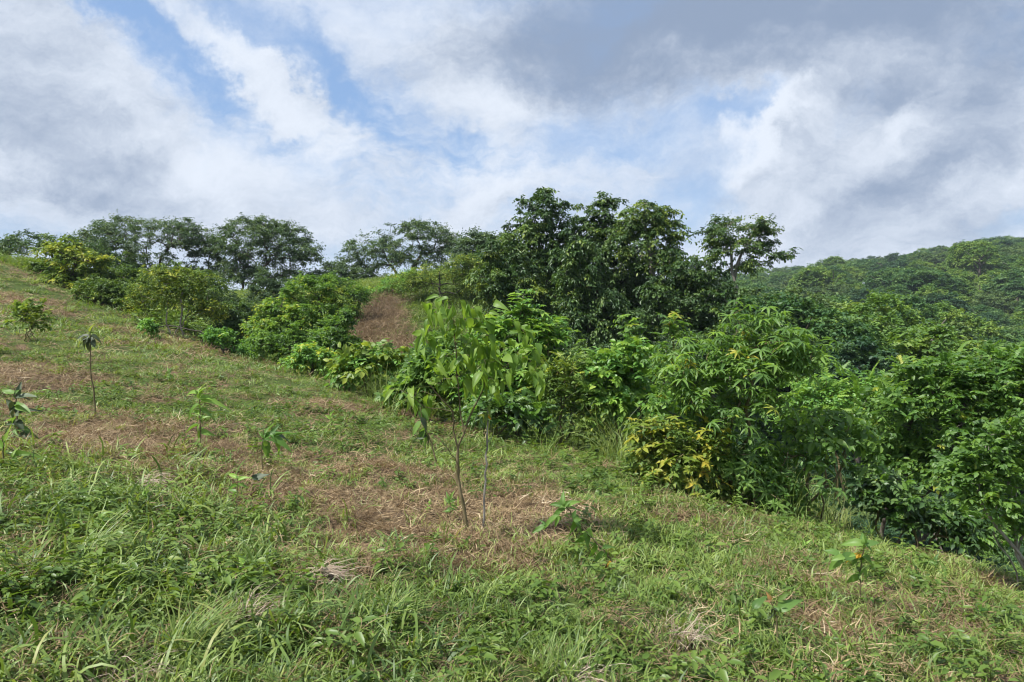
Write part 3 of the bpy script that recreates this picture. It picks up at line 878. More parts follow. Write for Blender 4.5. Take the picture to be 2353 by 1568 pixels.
def add_undergrowth():
    rng = np.random.default_rng(6)
    n = 5200
    y = rng.uniform(8, 150, n); u = np.where(y < 70, rng.uniform(-.02, .85, n), rng.uniform(.22, .85, n)); x = u * y
    z = ground(x, y)
    # below the mown edge only
    edge = np.interp(u, [-.02, .1, .3, .5, .7, .85], [19, 17.5, 13.5, 12.5, 9.6, 8.8])
    ok = y > edge
    x, y, z = x[ok], y[ok], z[ok]
    n = len(x)
    s = rng.uniform(.45, 1.0, n) * np.clip(y / 22, .55, 2.6)
    rot = np.zeros((n, 3)); rot[:, 2] = rng.uniform(0, 6.28, n)
    k = rng.integers(0, 4, n)
    k = np.where(rng.random(n) < .55, 3, k)
    protos = [m for row in fcr for m in row]
    scatter('undergrowth', 'dark tangled undergrowth filling the gully below the mown slope', protos, np.stack([x, y, z + .2 * s], 1), rot,
            np.repeat(s[:, None], 3, 1) * np.array([1, 1, .75]), rng.random(n), k * 2 + rng.integers(0, 2, n))
add_undergrowth()

# ------------------------------------------------------------------ grass
def blades(rng, n, length, width, spread, lean, curl, tint, segs=3, flat=False, mat='grass', kinks=.0):
    acc = Acc()
    for i in range(n):
        L = length * rng.uniform(.55, 1.3); w = width * rng.uniform(.6, 1.25)
        a = rng.uniform(0, 6.28)
        base = np.array([rng.normal(0, spread), rng.normal(0, spread), rng.uniform(0, .02) if flat else -.01])
        el = rng.uniform(0, lean) if not flat else math.pi / 2 - rng.uniform(-.05, .35)
        c = curl * rng.uniform(.3, 1.5) if not flat else rng.normal(0, .5)
        h = np.array([math.cos(a), math.sin(a), 0]); up = np.array([0, 0, 1.0])
        sd = np.array([-math.sin(a), math.cos(a), 0]); tw = rng.uniform(-.9, .9)
        sd = sd * math.cos(tw) + up * math.sin(tw) * .6
        p = base.copy(); pts = [p.copy()]; yaw = rng.normal(0, .25 if not flat else .5)
        for k in range(segs):
            th = el + c * (k + .5) / segs
            hh = h * math.cos(yaw * k) + np.array([-h[1], h[0], 0]) * math.sin(yaw * k)
            p = p + L / segs * (hh * math.sin(th) + up * math.cos(th))
            if flat: p[2] = max(p[2], .004 + .01 * rng.random())
            pts.append(p.copy())
        V, Q, T = [], [], []
        for k, q in enumerate(pts[:-1]):
            ww = w * (1.0 if k == 1 else (.75 if k == 0 else .7)) * .5
            V += [q - sd * ww, q + sd * ww]
        V.append(pts[-1])
        for k in range(segs - 1): Q.append([2 * k, 2 * k + 1, 2 * k + 3, 2 * k + 2])
        T.append([2 * segs - 2, 2 * segs - 1, 2 * segs])
        acc.add(V, T, Q, float(np.clip(rng.normal(*tint), 0, 1)))
    return acc

def proto(acc, name, mat): return acc.mesh(name, M[mat])

def weed_acc(rng, stems, h, leaf, broad=.3):
    acc = Acc()
    for s in range(stems):
        b = np.array([rng.normal(0, .05), rng.normal(0, .05), -.01])
        top = b + np.array([rng.normal(0, .35) * h, rng.normal(0, .35) * h, h * rng.uniform(.6, 1.2)])
        pts = wander(rng, b, top, 5, .12)
        tube(acc, pts, np.linspace(.0028, .0012, 5), 3, .35)
        for k in range(1, 5):
            a0 = rng.uniform(0, 3.14)
            for q in range(2):
                a = a0 + q * math.pi + rng.normal(0, .3)
                d = np.array([math.cos(a), math.sin(a), rng.uniform(-.2, .5)])
                R = frames(d[None], np.array([[rng.normal(0, .3), rng.normal(0, .3), 1.0]]))
                place(acc, leaf8(broad, .06, .3), pts[k][None], R, np.array([leaf * rng.uniform(.6, 1.25)]), np.array([np.clip(rng.normal(.5, .2), 0, 1)]))
    return acc

def add_ground_cover():
    rng = np.random.default_rng(21)
    short = [proto(blades(rng, 34, .105, .0095, .050, 1.1, 1.3, (.5, .22)), 'grass_tuft', 'grass') for _ in range(5)]
    fine = [proto(blades(rng, 44, .075, .0065, .06, 1.1, 1.3, (.5, .22)), 'grass_tuft', 'grass') for _ in range(4)]
    tall = [proto(blades(rng, 24, .25, .017, .075, 1.1, 2.0, (.46, .27), segs=5), 'grass_tuft', 'grass') for _ in range(6)]
    wide = [proto(blades(rng, 34, .17, .011, .09, 1.1, 1.1, (.5, .22), segs=3), 'grass_tuft', 'grass') for _ in range(4)]
    reed = [proto(blades(rng, 22, .85, .009, .09, .55, 1.3, (.55, .25), segs=5), 'grass_tuft', 'grass') for _ in range(5)]
    mats = [proto(blades(rng, 32, .11, .0055, .085, 0, 0, (.5, .33), segs=3, flat=True), 'straw_mat', 'straw') for _ in range(6)]
    loose = [proto(blades(rng, 26, .25, .0048, .075, 1.25, 2.1, (.45, .2), segs=5), 'straw_tuft', 'straw') for _ in range(4)]
    weeds = [proto(weed_acc(rng, 3, .14, .062, .2), 'weed', 'weed') for _ in range(6)]
    creep = [proto(weed_acc(rng, 5, .06, .036, .27), 'weed', 'weed') for _ in range(6)]

    def points(n, y0, y1, u0=-1.05, u1=1.25):
        n = int(n * (u1 - u0) / 1.6) if u1 > 1 else n
        y = np.sqrt(rng.uniform(y0 * y0, y1 * y1, n)); x = rng.uniform(u0, u1, n) * y
        return x, y
    def emit(name, label, protos, x, y, keep, s0, s1, tint, align=False, zs=1.0, dz=0.0):
        x, y, tint = x[keep], y[keep], tint[keep]
        n = len(x)
        z = ground(x, y)
        yaw = rng.uniform(0, 6.28, n)
        if align:
            e = .06
            gx = (ground(x + e, y) - z) / e; gy = (ground(x, y + e) - z) / e
            nz = norm(np.stack([-gx, -gy, np.ones(n)], 1))
            h = np.stack([np.cos(yaw), np.sin(yaw), np.zeros(n)], 1)
            X = norm(np.cross(np.cross(nz, h), nz)); Y = np.cross(nz, X)
            rot = euler_from_R(np.stack([X, Y, nz], -1))
        else:
            rot = np.stack([rng.normal(0, .12, n), rng.normal(0, .12, n), yaw], 1)
        s = rng.uniform(s0, s1, n)
        return [protos, np.stack([x, y, z + dz], 1), rot, np.stack([s, s, s * zs], 1), np.clip(tint, 0, 1)]
    def gully(x, y):
        u = x / np.maximum(y, .1)
        edge = np.interp(u, [-.75, -.55, -.4, -.25, -.13, .1, .2, .37, .52, .7, .85], [42, 32, 27, 20, 15.5, 12.2, 11.8, 10.5, 8.6, 7.9, 7.0])
        return np.clip((edge - y) / 1.2, 0, 1)
    def tint_of(x, y, base):
        return base + .30 * vnoise(x / 1.7, y / 1.7, 31) + .35 * vnoise(x * 1.9, y * 1.9, 32) + rng.normal(0, .13, len(x)) - .12 * field(GREEN_P, x, y)
    def put(name, label, batches):
        protos = []; pk = []; P = []; Rr = []; S = []; Tn = []
        for b in batches:
            if len(b[1]) == 0: continue
            pk.append(rng.integers(0, len(b[0]), len(b[1])) + len(protos)); protos += b[0]
            P.append(b[1]); Rr.append(b[2]); S.append(b[3]); Tn.append(b[4])
        scatter(name, label, protos, np.concatenate(P), np.concatenate(Rr), np.concatenate(S), np.concatenate(Tn), np.concatenate(pk))

    G, S, Wd, T = [], [], [], []
    for (y0, y1, dens, sz) in ((1.5, 5, 150, 1.0), (5, 9, 85, 1.15), (9, 16, 36, 1.5), (16, 46, 9, 2.6)):
        area = .80 * (y1 * y1 - y0 * y0)
        # green blades
        x, y = points(int(area * dens), y0, y1)
        st, gl, lu, pa = straw_at(x, y), gully(x, y), field(LUSH_P, x, y), field(PATH_P, x, y)
        r = rng.random(len(x))
        keep = (r < (1 - .74 * st) * (1 - .6 * lu) * (1 - pa)) & ((gl > rng.random(len(x))) | ((y > 20) & (x / y < .02)))
        keep &= rng.random(len(x)) < np.clip(.72 + 2.2 * vnoise(x * 4.3, y * 4.3, 44) + .8 * vnoise(x * 1.6, y * 1.6, 45), .12, 1)
        tn = tint_of(x, y, .51 + .36 * st)
        G.append(emit('', '', short + fine, x, y, keep, .7 * sz, 1.25 * sz, tn, zs=.9 if y0 < 9 else .65))
        # cut straw lying flat, thick where the slope is dry and thin elsewhere
        x, y = points(int(area * dens * 1.15), y0, y1)
        st, gl, lu, pa = straw_at(x, y), gully(x, y), field(LUSH_P, x, y), field(PATH_P, x, y)
        r = rng.random(len(x))
        keep = (r < np.maximum(.16 + .84 * st, pa)) & ((gl > .2) | (pa > .2))
        tn = .46 + .45 * vnoise(x * .8, y * .8, 33) + .45 * vnoise(x * 4, y * 4, 35) + rng.normal(0, .24, len(x))
        S.append(emit('', '', mats, x, y, keep, .7 * sz, 1.4 * sz, tn, True))
    # rough heaps of clippings
    x, y = points(9000, 2.3, 15)
    st, gl, lu = straw_at(x, y), gully(x, y), field(LUSH_P, x, y)
    cl = vnoise(x * 2.1, y * 2.1, 36)
    keep = (rng.random(len(x)) < np.clip(st * .75 + .18 + .85 * lu, 0, 1) * (cl > .0)) & (gl > .2)
    S.append(emit('', '', loose, x, y, keep, .5, 1.15, .45 + .4 * vnoise(x * 1.4, y * 1.4, 51) + rng.normal(0, .2, len(x)), True, .7))
    x, y = points(5000, 22, 40, -.26, .0)
    keep = rng.random(len(x)) < field(PATH_P, x, y)
    S.append(emit('', '', loose, x, y, keep, 1.6, 4.2, .25 + .5 * vnoise(x * .9, y * .9, 81) + rng.normal(0, .22, len(x)), True, 1.2))
    put('grass', 'short green grass over the mown hillside', G)
    put('dry_grass', 'tan cut grass lying in patches on the mown hillside', S)
    # lush long grass in the near left corner
    x, y = points(3600, 2.2, 9.5, -.85, .25)
    lu, gl = field(LUSH_P, x, y), gully(x, y)
    keep = (rng.random(len(x)) < lu * np.clip(.85 + 1.6 * vnoise(x * 2.4, y * 2.4, 61), .1, 1.2))
    T.append(emit('', '', tall, x, y, keep, .5, 1.1, tint_of(x, y, .49) + rng.normal(0, .17, len(x))))
    x, y = points(2400, 2.2, 7)
    keep = (rng.random(len(x)) < .20 * (1 - straw_at(x, y))) 
    T.append(emit('', '', wide, x, y, keep, .6, 1.1, tint_of(x, y, .48)))
    # rough grass along the edge of the mown part and on the knoll
    x, y = points(26000, 7, 48)
    gl = gully(x, y); pa = field(PATH_P, x, y)
    u = x / y
    near_edge = ((gl < .9) & (gl > 0)) * .5 + ((gl <= 0) & (u < .12) & (y > 24)) * .7 * (1 - pa)
    keep = rng.random(len(x)) < near_edge
    T.append(emit('', '', wide + short, x, y, keep & (y > 16), 1.3, 2.8, tint_of(x, y, .52), zs=.8))
    T.append(emit('', '', wide + short, x, y, keep & (y <= 16), .8, 1.3, tint_of(x, y, .50), zs=.9))
    x, y = points(6000, 8.5, 18, -.2, .5)
    keep = rng.random(len(x)) < field(WISP_P, x, y) * .8
    T.append(emit('', '', reed, x, y, keep, .55, 1.2, tint_of(x, y, .66), zs=1.0))
    x, y = points(16000, 12, 34, -.72, .12)
    u = x / y
    ed = np.interp(u, [-.75, -.55, -.4, -.25, -.13, .1], [36, 29, 26, 20, 15.5, 13.5])
    keep = rng.random(len(x)) < np.exp(-((y - ed - .2) / 1.2) ** 2) * np.clip(.35 + 1.6 * vnoise(x * .7, y * .7, 72), 0, 1) * .6
    T.append(emit('', '', reed + wide, x, y, keep, .5, 1.2, tint_of(x, y, .6)))
    put('long_grass', 'long bent green grass growing rank at the near corner and along the edges', T)
    # broad-leaved weeds
    x, y = points(9000, 2.2, 7.5)
    lu = field(LUSH_P, x, y)
    p = .20 + .45 * lu + .40 * np.clip((4.6 - y) / 1.2, 0, 1) * np.clip((x / y + .35) * 3, 0, 1)
    p = p * (1 - .85 * straw_at(x, y)) * np.clip(.45 + 2.2 * vnoise(x * 1.5, y * 1.5, 38) , 0, 1.2)
    keep = (rng.random(len(x)) < p) & (gully(x, y) > .1)
    Wd.append(emit('', '', weeds + creep + creep, x, y, keep, .7, 1.3, .5 + .4 * vnoise(x * 1.2, y * 1.2, 39) + rng.normal(0, .15, len(x))))
    x, y = points(5200, 7.5, 14)
    keep = (rng.random(len(x)) < .3 * (1 - .9 * straw_at(x, y))) & (gully(x, y) > .1)
    Wd.append(emit('', '', weeds, x, y, keep, .7, 1.3, .45 + rng.normal(0, .2, len(x))))
    x, y = points(30000, 12, 34, -.72, .12)
    u = x / y
    ed = np.interp(u, [-.75, -.55, -.4, -.25, -.13, .1], [36, 29, 26, 20, 15.5, 13.5])
    keep = rng.random(len(x)) < np.exp(-((y - ed - .6) / 1.3) ** 2) * np.clip(.45 + 1.6 * vnoise(x * .9, y * .9, 71), 0, 1)
    Wd.append(emit('', '', weeds + weeds + creep, x, y, keep, 1.6, 4.2, .45 + rng.normal(0, .25, len(x))))
    put('weeds', 'small broad-leaved weeds growing through the near grass', Wd)
add_ground_cover()

# =================================================================== near shrubs with single leaves
_prng = np.random.default_rng(55)
def pool(name, mat, tpls):
    return [mesh_from(name, t[0], t[1], t[2], np.clip(.5 + _prng.normal(0, .18, len(t[0])), 0, 1), M[mat]) for t in tpls]
TPL = {
    'droop': [rosette(_prng, 7, .65, leaf8(.125, .05, .65), .9, 1.0, .35) for _ in range(4)],
    'whorl': [rosette(_prng, 6, .30, leaf8(.20, .06, .3), .8, 1.0, .35) for _ in range(4)],
    'pin': [pinnate(_prng, 5, leaf8(.26, .05, .25), .35, .40) for _ in range(4)],
    'fine': [pinnate(_prng, 8, leaf4(.22, .04, .1), .30, .26) for _ in range(4)],
    'twig': [pinnate(_prng, 3, leaf8(.30, .07, .3), .20, .62, .9) for _ in range(4)],
    'big': [leaf_big(.27, .09, d) for d in (.25, .45, .7)],
}
POOLS = {}
def get_pool(kind, mat):
    if (kind, mat) not in POOLS: POOLS[(kind, mat)] = pool('leaf', mat, TPL[kind])
    return POOLS[(kind, mat)]

def shrub(name, label, Y, base_px, blobs, n, kind, leaf_s, mat, bulk_mat, per_tip=3, n_obj=260, stems=None, seed=0, bark='stem', r_tip=.004, power=.5, up=.35,
          depth=.8, low=-.6, shell=.5, bulk=1.0, group=None, cat='shrub', accent=None, base_z=None, bulk_s=None, sag=.06, stem_spread=.12, rise=.5):
    rng = np.random.default_rng(seed + 3000)
    bx = (base_px - CX) / F * Y
    bz = ground([bx], [Y])[0] - .03
    root = empty(name, (bx, Y, bz), label, cat, group)
    cl = sample_blobs(rng, blobs, Y, n, depth, low, shell)
    gz = ground(cl[:, 0], cl[:, 1])
    cl[:, 2] = np.maximum(cl[:, 2], gz + .08 + .1 * rng.random(len(cl)))
    trunks = []
    for f in (stems or [(b[0], b[1] + b[3] * .2) for b in blobs[:3]]):
        st = np.array([bx, Y, bz]) + np.array([rng.normal(0, stem_spread), rng.normal(0, stem_spread), 0])
        st[2] = ground([st[0]], [st[1]])[0] - .03
        trunks.append(wander(rng, st, np.array(W(f[0], f[1], Y + (f[2] if len(f) > 2 else 0))), 9, .10, 0))
    ch, P, par = skeleton(rng, trunks, cl, sag=sag, amp=.12)
    link('stem', limb_mesh('stem', ch, P, par, r_tip, power, M[bark], len(trunks), sides=6), root)
    # leaves round every twig end
    c0 = cl.mean(0) - np.array([0, 0, .35 * np.ptp(cl[:, 2])])
    tip = np.repeat(cl, per_tip, 0)
    m = len(tip)
    out = norm(tip - c0)
    d = out * .7 + norm(rng.normal(size=(m, 3))) * .8
    if kind in ('droop', 'whorl'):
        nz = out * .55 + np.array([0, 0, .9]) + rng.normal(0, .30, (m, 3))
        R = frames(np.cross(nz, norm(rng.normal(size=(m, 3)))), nz)
        pos = tip + rng.normal(0, leaf_s * .55, (m, 3))
    else:
        d[:, 2] = d[:, 2] * .6 + up - (.9 if kind == 'big' else .15)
        R = frames(d, np.array([0, 0, 1.0]) + out * .4 + rng.normal(0, .35, (m, 3)))
        pos = tip + rng.normal(0, leaf_s * .22, (m, 3))
    s = leaf_s * rng.uniform(.65, 1.2, m)
    order = np.argsort(pos[:, 1] - .4 * pos[:, 2] + rng.normal(0, .15, m))
    pl = get_pool(kind, mat)
    pl2 = get_pool(kind, accent[0]) if accent else None
    rest = order[n_obj:]
    for i in order[:n_obj]:
        use = pl2 if (pl2 and rng.random() < accent[1]) else pl
        o = bpy.data.objects.new('leaf', use[rng.integers(len(use))]); COL.objects.link(o); o.parent = root
        R4 = Matrix([[*R[i][0], 0], [*R[i][1], 0], [*R[i][2], 0], [0, 0, 0, 1]])
        o.matrix_basis = Matrix.Translation(Vector(pos[i]) - root.location) @ R4 @ Matrix.Scale(float(s[i]), 4)
    acc = Acc()
    if len(rest):
        tp = TPL[kind]; pk = rng.integers(0, len(tp), len(rest))
        ti = np.clip(.5 + rng.normal(0, .22, len(rest)), 0, 1)
        for k in range(len(tp)):
            mk = pk == k
            place(acc, tp[k], pos[rest][mk], R[rest][mk], s[rest][mk], ti[mk])
    if bulk > 0:                                         # inner leafage too small to pick apart
        foliage(rng, acc, cl, leaf_s * 1.5, max(2, int(4 * bulk)), 7, bulk_s or leaf_s * .45, [leaf8(.24, .06, .3)], .6, .4, c0, .5, .2, .45, (.15, .75))
    if acc.n: link('foliage', acc.mesh('foliage', M[bulk_mat]), root, kind='stuff')
    return root

# centre right: tall shrub with drooping hand-shaped leaves
shrub('leafy_shrub', 'tall shrub with drooping hand-shaped leaves standing right of the thin sapling', 9.0, 1690,
      [(1720, 840, 130, 90), (1580, 870, 110, 80), (1800, 800, 70, 60), (1740, 745, 52, 40), (1690, 930, 130, 70), (1840, 830, 60, 60), (1660, 1060, 130, 90), (1740, 1110, 120, 60)],
      250, 'droop', .150, 'mid_leaf_object', 'mid_leaf', 3, 300, [(1720, 860), (1735, 800), (1600, 900), (1660, 1050), (1810, 1040)], 1, bulk=.1, accent=('yellow_leaf_object', .05), stem_spread=.10)
shrub('leafy_shrub', 'yellowing leafy shrub at the left foot of the tall drooping shrub', 8.7, 1560,
      [(1545, 1030, 90, 60), (1495, 990, 50, 44), (1570, 1105, 100, 46), (1630, 1020, 60, 46), (1490, 1080, 40, 40)],
      130, 'whorl', .15, 'yellow_leaf_object', 'olive_leaf', 2, 220, None, 2, bulk=.4)
shrub('leafy_shrub', 'low bluish green shrub with big soft leaves right of the tall drooping shrub', 9.2, 1860,
      [(1900, 990, 100, 50), (1850, 1050, 80, 60), (1950, 1010, 50, 40), (1800, 1130, 80, 50)],
      120, 'big', .17, 'mid_leaf_object', 'mid_leaf', 2, 230, None, 3, bulk=.3)
shrub('leafy_shrub', 'light green arching shrub in front of the dark grove beside the drooping shrub', 12.0, 1420,
      [(1400, 860, 56, 44), (1450, 840, 46, 44), (1470, 920, 80, 46), (1400, 930, 50, 40)],
      120, 'pin', .27, 'bright_leaf_object', 'bright_leaf', 3, 280, None, 4, bulk=.25)
shrub('thin_shrub', 'thin upright shrub with an orange tip against the dark grove', 14, 1545,
      [(1548, 770, 18, 50), (1450, 790, 22, 50), (1500, 850, 50, 50)], 50, 'whorl', .2, 'mid_leaf_object', 'mid_leaf', 2, 100, None, 5, bulk=.4, accent=('yellow_leaf_object', .2))
# behind the sapling
shrub('pointed_shrub', 'fresh green shrub with a pointed leafy top right behind the thin sapling', 12.6, 1195,
      [(1203, 735, 34, 60), (1195, 820, 80, 70), (1262, 775, 42, 42), (1130, 780, 44, 48), (1255, 850, 60, 60), (1160, 900, 90, 60)],
      230, 'whorl', .19, 'bright_leaf_object', 'bright_leaf', 3, 300, [(1203, 700), (1262, 750), (1130, 750)], 6, bulk=.3)
shrub('leafy_shrub', 'dark glossy shrub low on the left behind the thin sapling', 13.2, 960,
      [(965, 880, 60, 46), (1010, 850, 60, 50), (940, 915, 50, 30), (1040, 910, 70, 50)], 130, 'twig', .21, 'mid_leaf_object', 'mid_leaf', 3, 240, None, 7, bulk=.35)
shrub('wispy_shrub', 'wispy olive shrub mixed with dry grass between the pointed shrub and the drooping shrub', 12.0, 1290,
      [(1290, 900, 70, 50), (1340, 950, 60, 40), (1310, 860, 40, 40)], 110, 'fine', .30, 'olive_leaf_object', 'olive_leaf', 2, 260, None, 8, bulk=.8, bulk_s=.07)
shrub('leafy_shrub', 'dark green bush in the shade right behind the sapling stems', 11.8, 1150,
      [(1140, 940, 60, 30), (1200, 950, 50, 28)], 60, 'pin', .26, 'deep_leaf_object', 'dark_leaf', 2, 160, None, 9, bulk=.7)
shrub('leafy_shrub', 'bright yellow-green plant with round leaves at the lower edge of the grassy slope', 15.5, 835,
      [(835, 850, 46, 36), (870, 830, 40, 30), (800, 860, 36, 24)], 80, 'twig', .27, 'olive_leaf_object', 'bright_leaf', 2, 150, None, 10, bulk=.5)
# right: big dark bush
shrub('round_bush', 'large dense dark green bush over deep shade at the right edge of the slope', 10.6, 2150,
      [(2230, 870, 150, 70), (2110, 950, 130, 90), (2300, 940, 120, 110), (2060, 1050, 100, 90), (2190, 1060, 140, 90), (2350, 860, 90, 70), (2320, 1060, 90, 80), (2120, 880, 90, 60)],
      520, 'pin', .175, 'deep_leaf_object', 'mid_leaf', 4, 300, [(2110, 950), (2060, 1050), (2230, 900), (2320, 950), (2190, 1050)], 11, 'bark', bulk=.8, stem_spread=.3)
shrub('leafy_shrub', 'pale green feathery shrub between the drooping shrub and the large dark bush', 13.5, 1920,
      [(1900, 910, 80, 36), (1960, 940, 70, 46), (1870, 960, 60, 50), (2010, 900, 50, 40)], 150, 'fine', .36, 'bright_leaf_object', 'bright_leaf', 2, 260, None, 12, bulk=.8, bulk_s=.08)
shrub('edge_shrub', 'loose shrub with pale leaning stems in front of the large dark bush', 6.5, 2345,
      [(2250, 1060, 80, 50), (2330, 1090, 60, 80), (2270, 1150, 70, 50), (2210, 1110, 50, 50), (2340, 1200, 40, 60), (2330, 990, 60, 40)],
      190, 'twig', .105, 'mid_leaf_object', 'mid_leaf', 2, 290, [(2230, 1080), (2300, 1060), (2335, 1120), (2270, 1150)], 13, 'pale_bark', r_tip=.0025, bulk=.25, shell=.3, stem_spread=.10)
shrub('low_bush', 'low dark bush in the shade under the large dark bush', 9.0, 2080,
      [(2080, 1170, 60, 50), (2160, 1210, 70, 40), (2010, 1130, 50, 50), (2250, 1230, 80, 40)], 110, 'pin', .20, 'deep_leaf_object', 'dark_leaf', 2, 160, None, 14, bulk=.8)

# left: bushes beyond the crest (small in the picture: stem and crown only)
LB = dict(limb_part='stem', cat='shrub', r_tip=.008, low=-.7, flat=.7)
tree('pale_limbed_shrub', 'yellow-green shrub with bare pale forked limbs showing through its leaves', 24, 410,
     [(400, 650, 84, 36), (350, 690, 60, 40), (460, 690, 60, 44), (410, 630, 50, 20), (480, 720, 40, 30)], 150, .34, 7, 9, 0.095, 'olive_leaf', 'pale_bark', [(380, 680), (425, 660), (445, 700)], 31, tint0=(.3, .9), **{**LB, 'r_tip': .007, 'power': .42, 'low': -.5})
tree('dark_shrub', 'olive shrub at the crest left of the pale limbed shrub', 28, 280,
     [(270, 680, 60, 40), (320, 700, 50, 36), (220, 680, 50, 34)], 130, .36, 7, 9, 0.109, 'olive_leaf', seed=32, tint0=(.05, .6), **LB)
tree('dark_shrub', 'small dark green bush at the crest under the young yellow-green tree', 33, 150,
     [(140, 650, 60, 26), (90, 630, 50, 22), (200, 672, 40, 26)], 110, .34, 7, 9, 0.109, 'mid_leaf', seed=33, **LB)
tree('dark_shrub', 'dark bushy shrub between the pale limbed shrub and the gully', 25, 555,
     [(545, 740, 50, 46), (590, 760, 50, 40), (520, 770, 40, 30)], 150, .36, 8, 9, 0.102, 'dark_leaf', seed=34, **LB)
tree('gully_shrub', 'mid green shrub with brownish tips at the edge of the gully', 22, 690,
     [(690, 730, 66, 44), (640, 760, 60, 42), (740, 750, 50, 50), (665, 672, 20, 22), (745, 676, 18, 24), (708, 655, 16, 22), (620, 706, 16, 20), (585, 745, 20, 18), (790, 720, 18, 22)], 250, .34, 8, 9, 0.095, 'mid_leaf', seed=35, tint0=(.2, .95), **LB)
tree('gully_shrub', 'reddish brown topped shrub behind the mid green gully shrub', 26, 725,
     [(715, 690, 50, 36), (760, 710, 44, 40)], 110, .34, 8, 9, 0.095, 'olive_leaf', seed=36, tint0=(.1, .8), **LB)
tree('gully_shrub', 'dark green shrub at the foot of the bare knoll slope', 20, 780,
     [(770, 780, 50, 36), (730, 805, 50, 34), (640, 795, 50, 26), (820, 815, 40, 26), (795, 735, 14, 22), (680, 770, 16, 20), (600, 780, 16, 18)], 210, .30, 8, 9, 0.088, 'mid_leaf', seed=37, tint0=(.05, .7), **LB)
tree('leafy_plant', 'low yellow-green leafy plant on the crest edge before the gully shrubs', 17.5, 715,
     [(715, 815, 42, 20), (690, 830, 30, 14), (745, 828, 26, 14)], 60, .26, 7, 8, 0.109, 'bright_leaf', seed=38, tint0=(.4, 1), **{**LB, 'cat': 'plant'})
shrub('leafy_plant', 'yellow-green young plant alone on the upper left slope', 15.5, 72,
      [(66, 708, 20, 12), (52, 728, 20, 12), (88, 724, 18, 10), (72, 742, 28, 9)], 22, 'twig', .20, 'olive_leaf_object', 'olive_leaf', 2, 60, None, 39, bulk=.2, cat='plant')
tree('leafy_plant', 'small spiky bright plant on the crest beside the pale limbed shrub', 21, 520,
     [(505, 775, 30, 16), (350, 750, 16, 14), (560, 800, 26, 14)], 50, .26, 7, 8, 0.109, 'bright_leaf', seed=40, **{**LB, 'cat': 'plant'})
tree('knoll_shrub', 'pale olive wispy shrub on the grassy knoll left of the grove', 38, 1010,
     [(1010, 632, 70, 20), (1075, 612, 54, 24), (1075, 660, 40, 22), (950, 655, 50, 18)], 190, .5, 8, 9, 0.102, 'olive_leaf', seed=41, tint0=(.3, .8), **LB)
tree('knoll_shrub', 'bright green small shrub on the crest of the knoll above the bare slope', 40, 920,
     [(905, 660, 44, 22), (940, 640, 30, 20), (850, 680, 36, 18), (820, 700, 26, 14)], 120, .4, 7, 9, 0.116, 'bright_leaf', seed=42, tint0=(.4, .9), **LB)
tree('gully_shrub', 'dark leafy shrub in the gully between the bare slope and the thin sapling', 18, 960,
     [(960, 840, 56, 36), (900, 872, 40, 26), (1020, 815, 60, 44)], 170, .32, 8, 9, 0.088, 'mid_leaf', seed=43, tint0=(.15, .85), **LB)
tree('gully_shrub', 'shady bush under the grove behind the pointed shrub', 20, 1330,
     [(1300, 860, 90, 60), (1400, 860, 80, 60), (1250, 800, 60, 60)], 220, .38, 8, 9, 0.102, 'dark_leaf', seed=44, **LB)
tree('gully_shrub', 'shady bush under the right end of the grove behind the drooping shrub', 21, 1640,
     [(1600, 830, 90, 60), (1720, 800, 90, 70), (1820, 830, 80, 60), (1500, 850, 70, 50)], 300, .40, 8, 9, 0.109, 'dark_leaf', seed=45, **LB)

tree('dark_shrub', 'wide dark shrub under the rounded dark tree on the ridge', 33, 600,
     [(560, 715, 60, 34), (640, 690, 60, 38), (500, 700, 50, 38), (690, 672, 50, 34), (610, 660, 36, 26), (465, 680, 34, 30)], 260, .45, 8, 9, 0.116, 'ridge_leaf', seed=46, tint0=(0, .6), **LB)
tree('dark_shrub', 'dark shrub between the rounded tree and the bare knoll', 34, 790,
     [(790, 700, 36, 36), (760, 660, 40, 30), (820, 680, 26, 26)], 110, .42, 8, 9, 0.116, 'mid_leaf', seed=47, tint0=(.1, .7), **LB)
tree('dark_shrub', 'dark olive bush under the wide flat crowned tree', 31, 430,
     [(330, 655, 90, 34), (440, 650, 70, 30), (250, 640, 60, 30)], 190, .42, 8, 9, 0.116, 'olive_leaf', seed=48, tint0=(0, .55), **LB)

# =================================================================== single saplings and seedlings
def ZZ(p):                                               # points measured on an enlarged view of the photograph's middle
    return ((800 + .3612 * p[0]) * .9412, (850 + .3612 * p[1]) * .9412)

BIGM = {}
def big_pool(mat, w=.27):
    if (mat, w) not in BIGM:
        rr = np.random.default_rng(61)
        BIGM[(mat, w)] = [mesh_from('leaf', *leaf_big(w, f, d, 6, c), np.full(7 * 5 + 4, .5), M[mat], True) for (f, d, c) in ((.05, .25, .02), (.10, .5, .04), (.16, .85, .05), (.03, -.1, .05), (.20, .4, .03), (.08, 1.1, .06))]
    return BIGM[(mat, w)]

def add_leaf(root, mat, pos, d, nz, s, rng, w=.27):
    p = big_pool(mat, w)
    o = bpy.data.objects.new('leaf', p[rng.integers(len(p))]); COL.objects.link(o); o.parent = root
    R = frames(np.asarray(d, float)[None], np.asarray(nz, float)[None])[0]
    R4 = Matrix([[*R[0], 0], [*R[1], 0], [*R[2], 0], [0, 0, 0, 1]])
    o.matrix_basis = Matrix.Translation(Vector(pos) - root.location) @ R4 @ Matrix.Scale(float(s), 4)

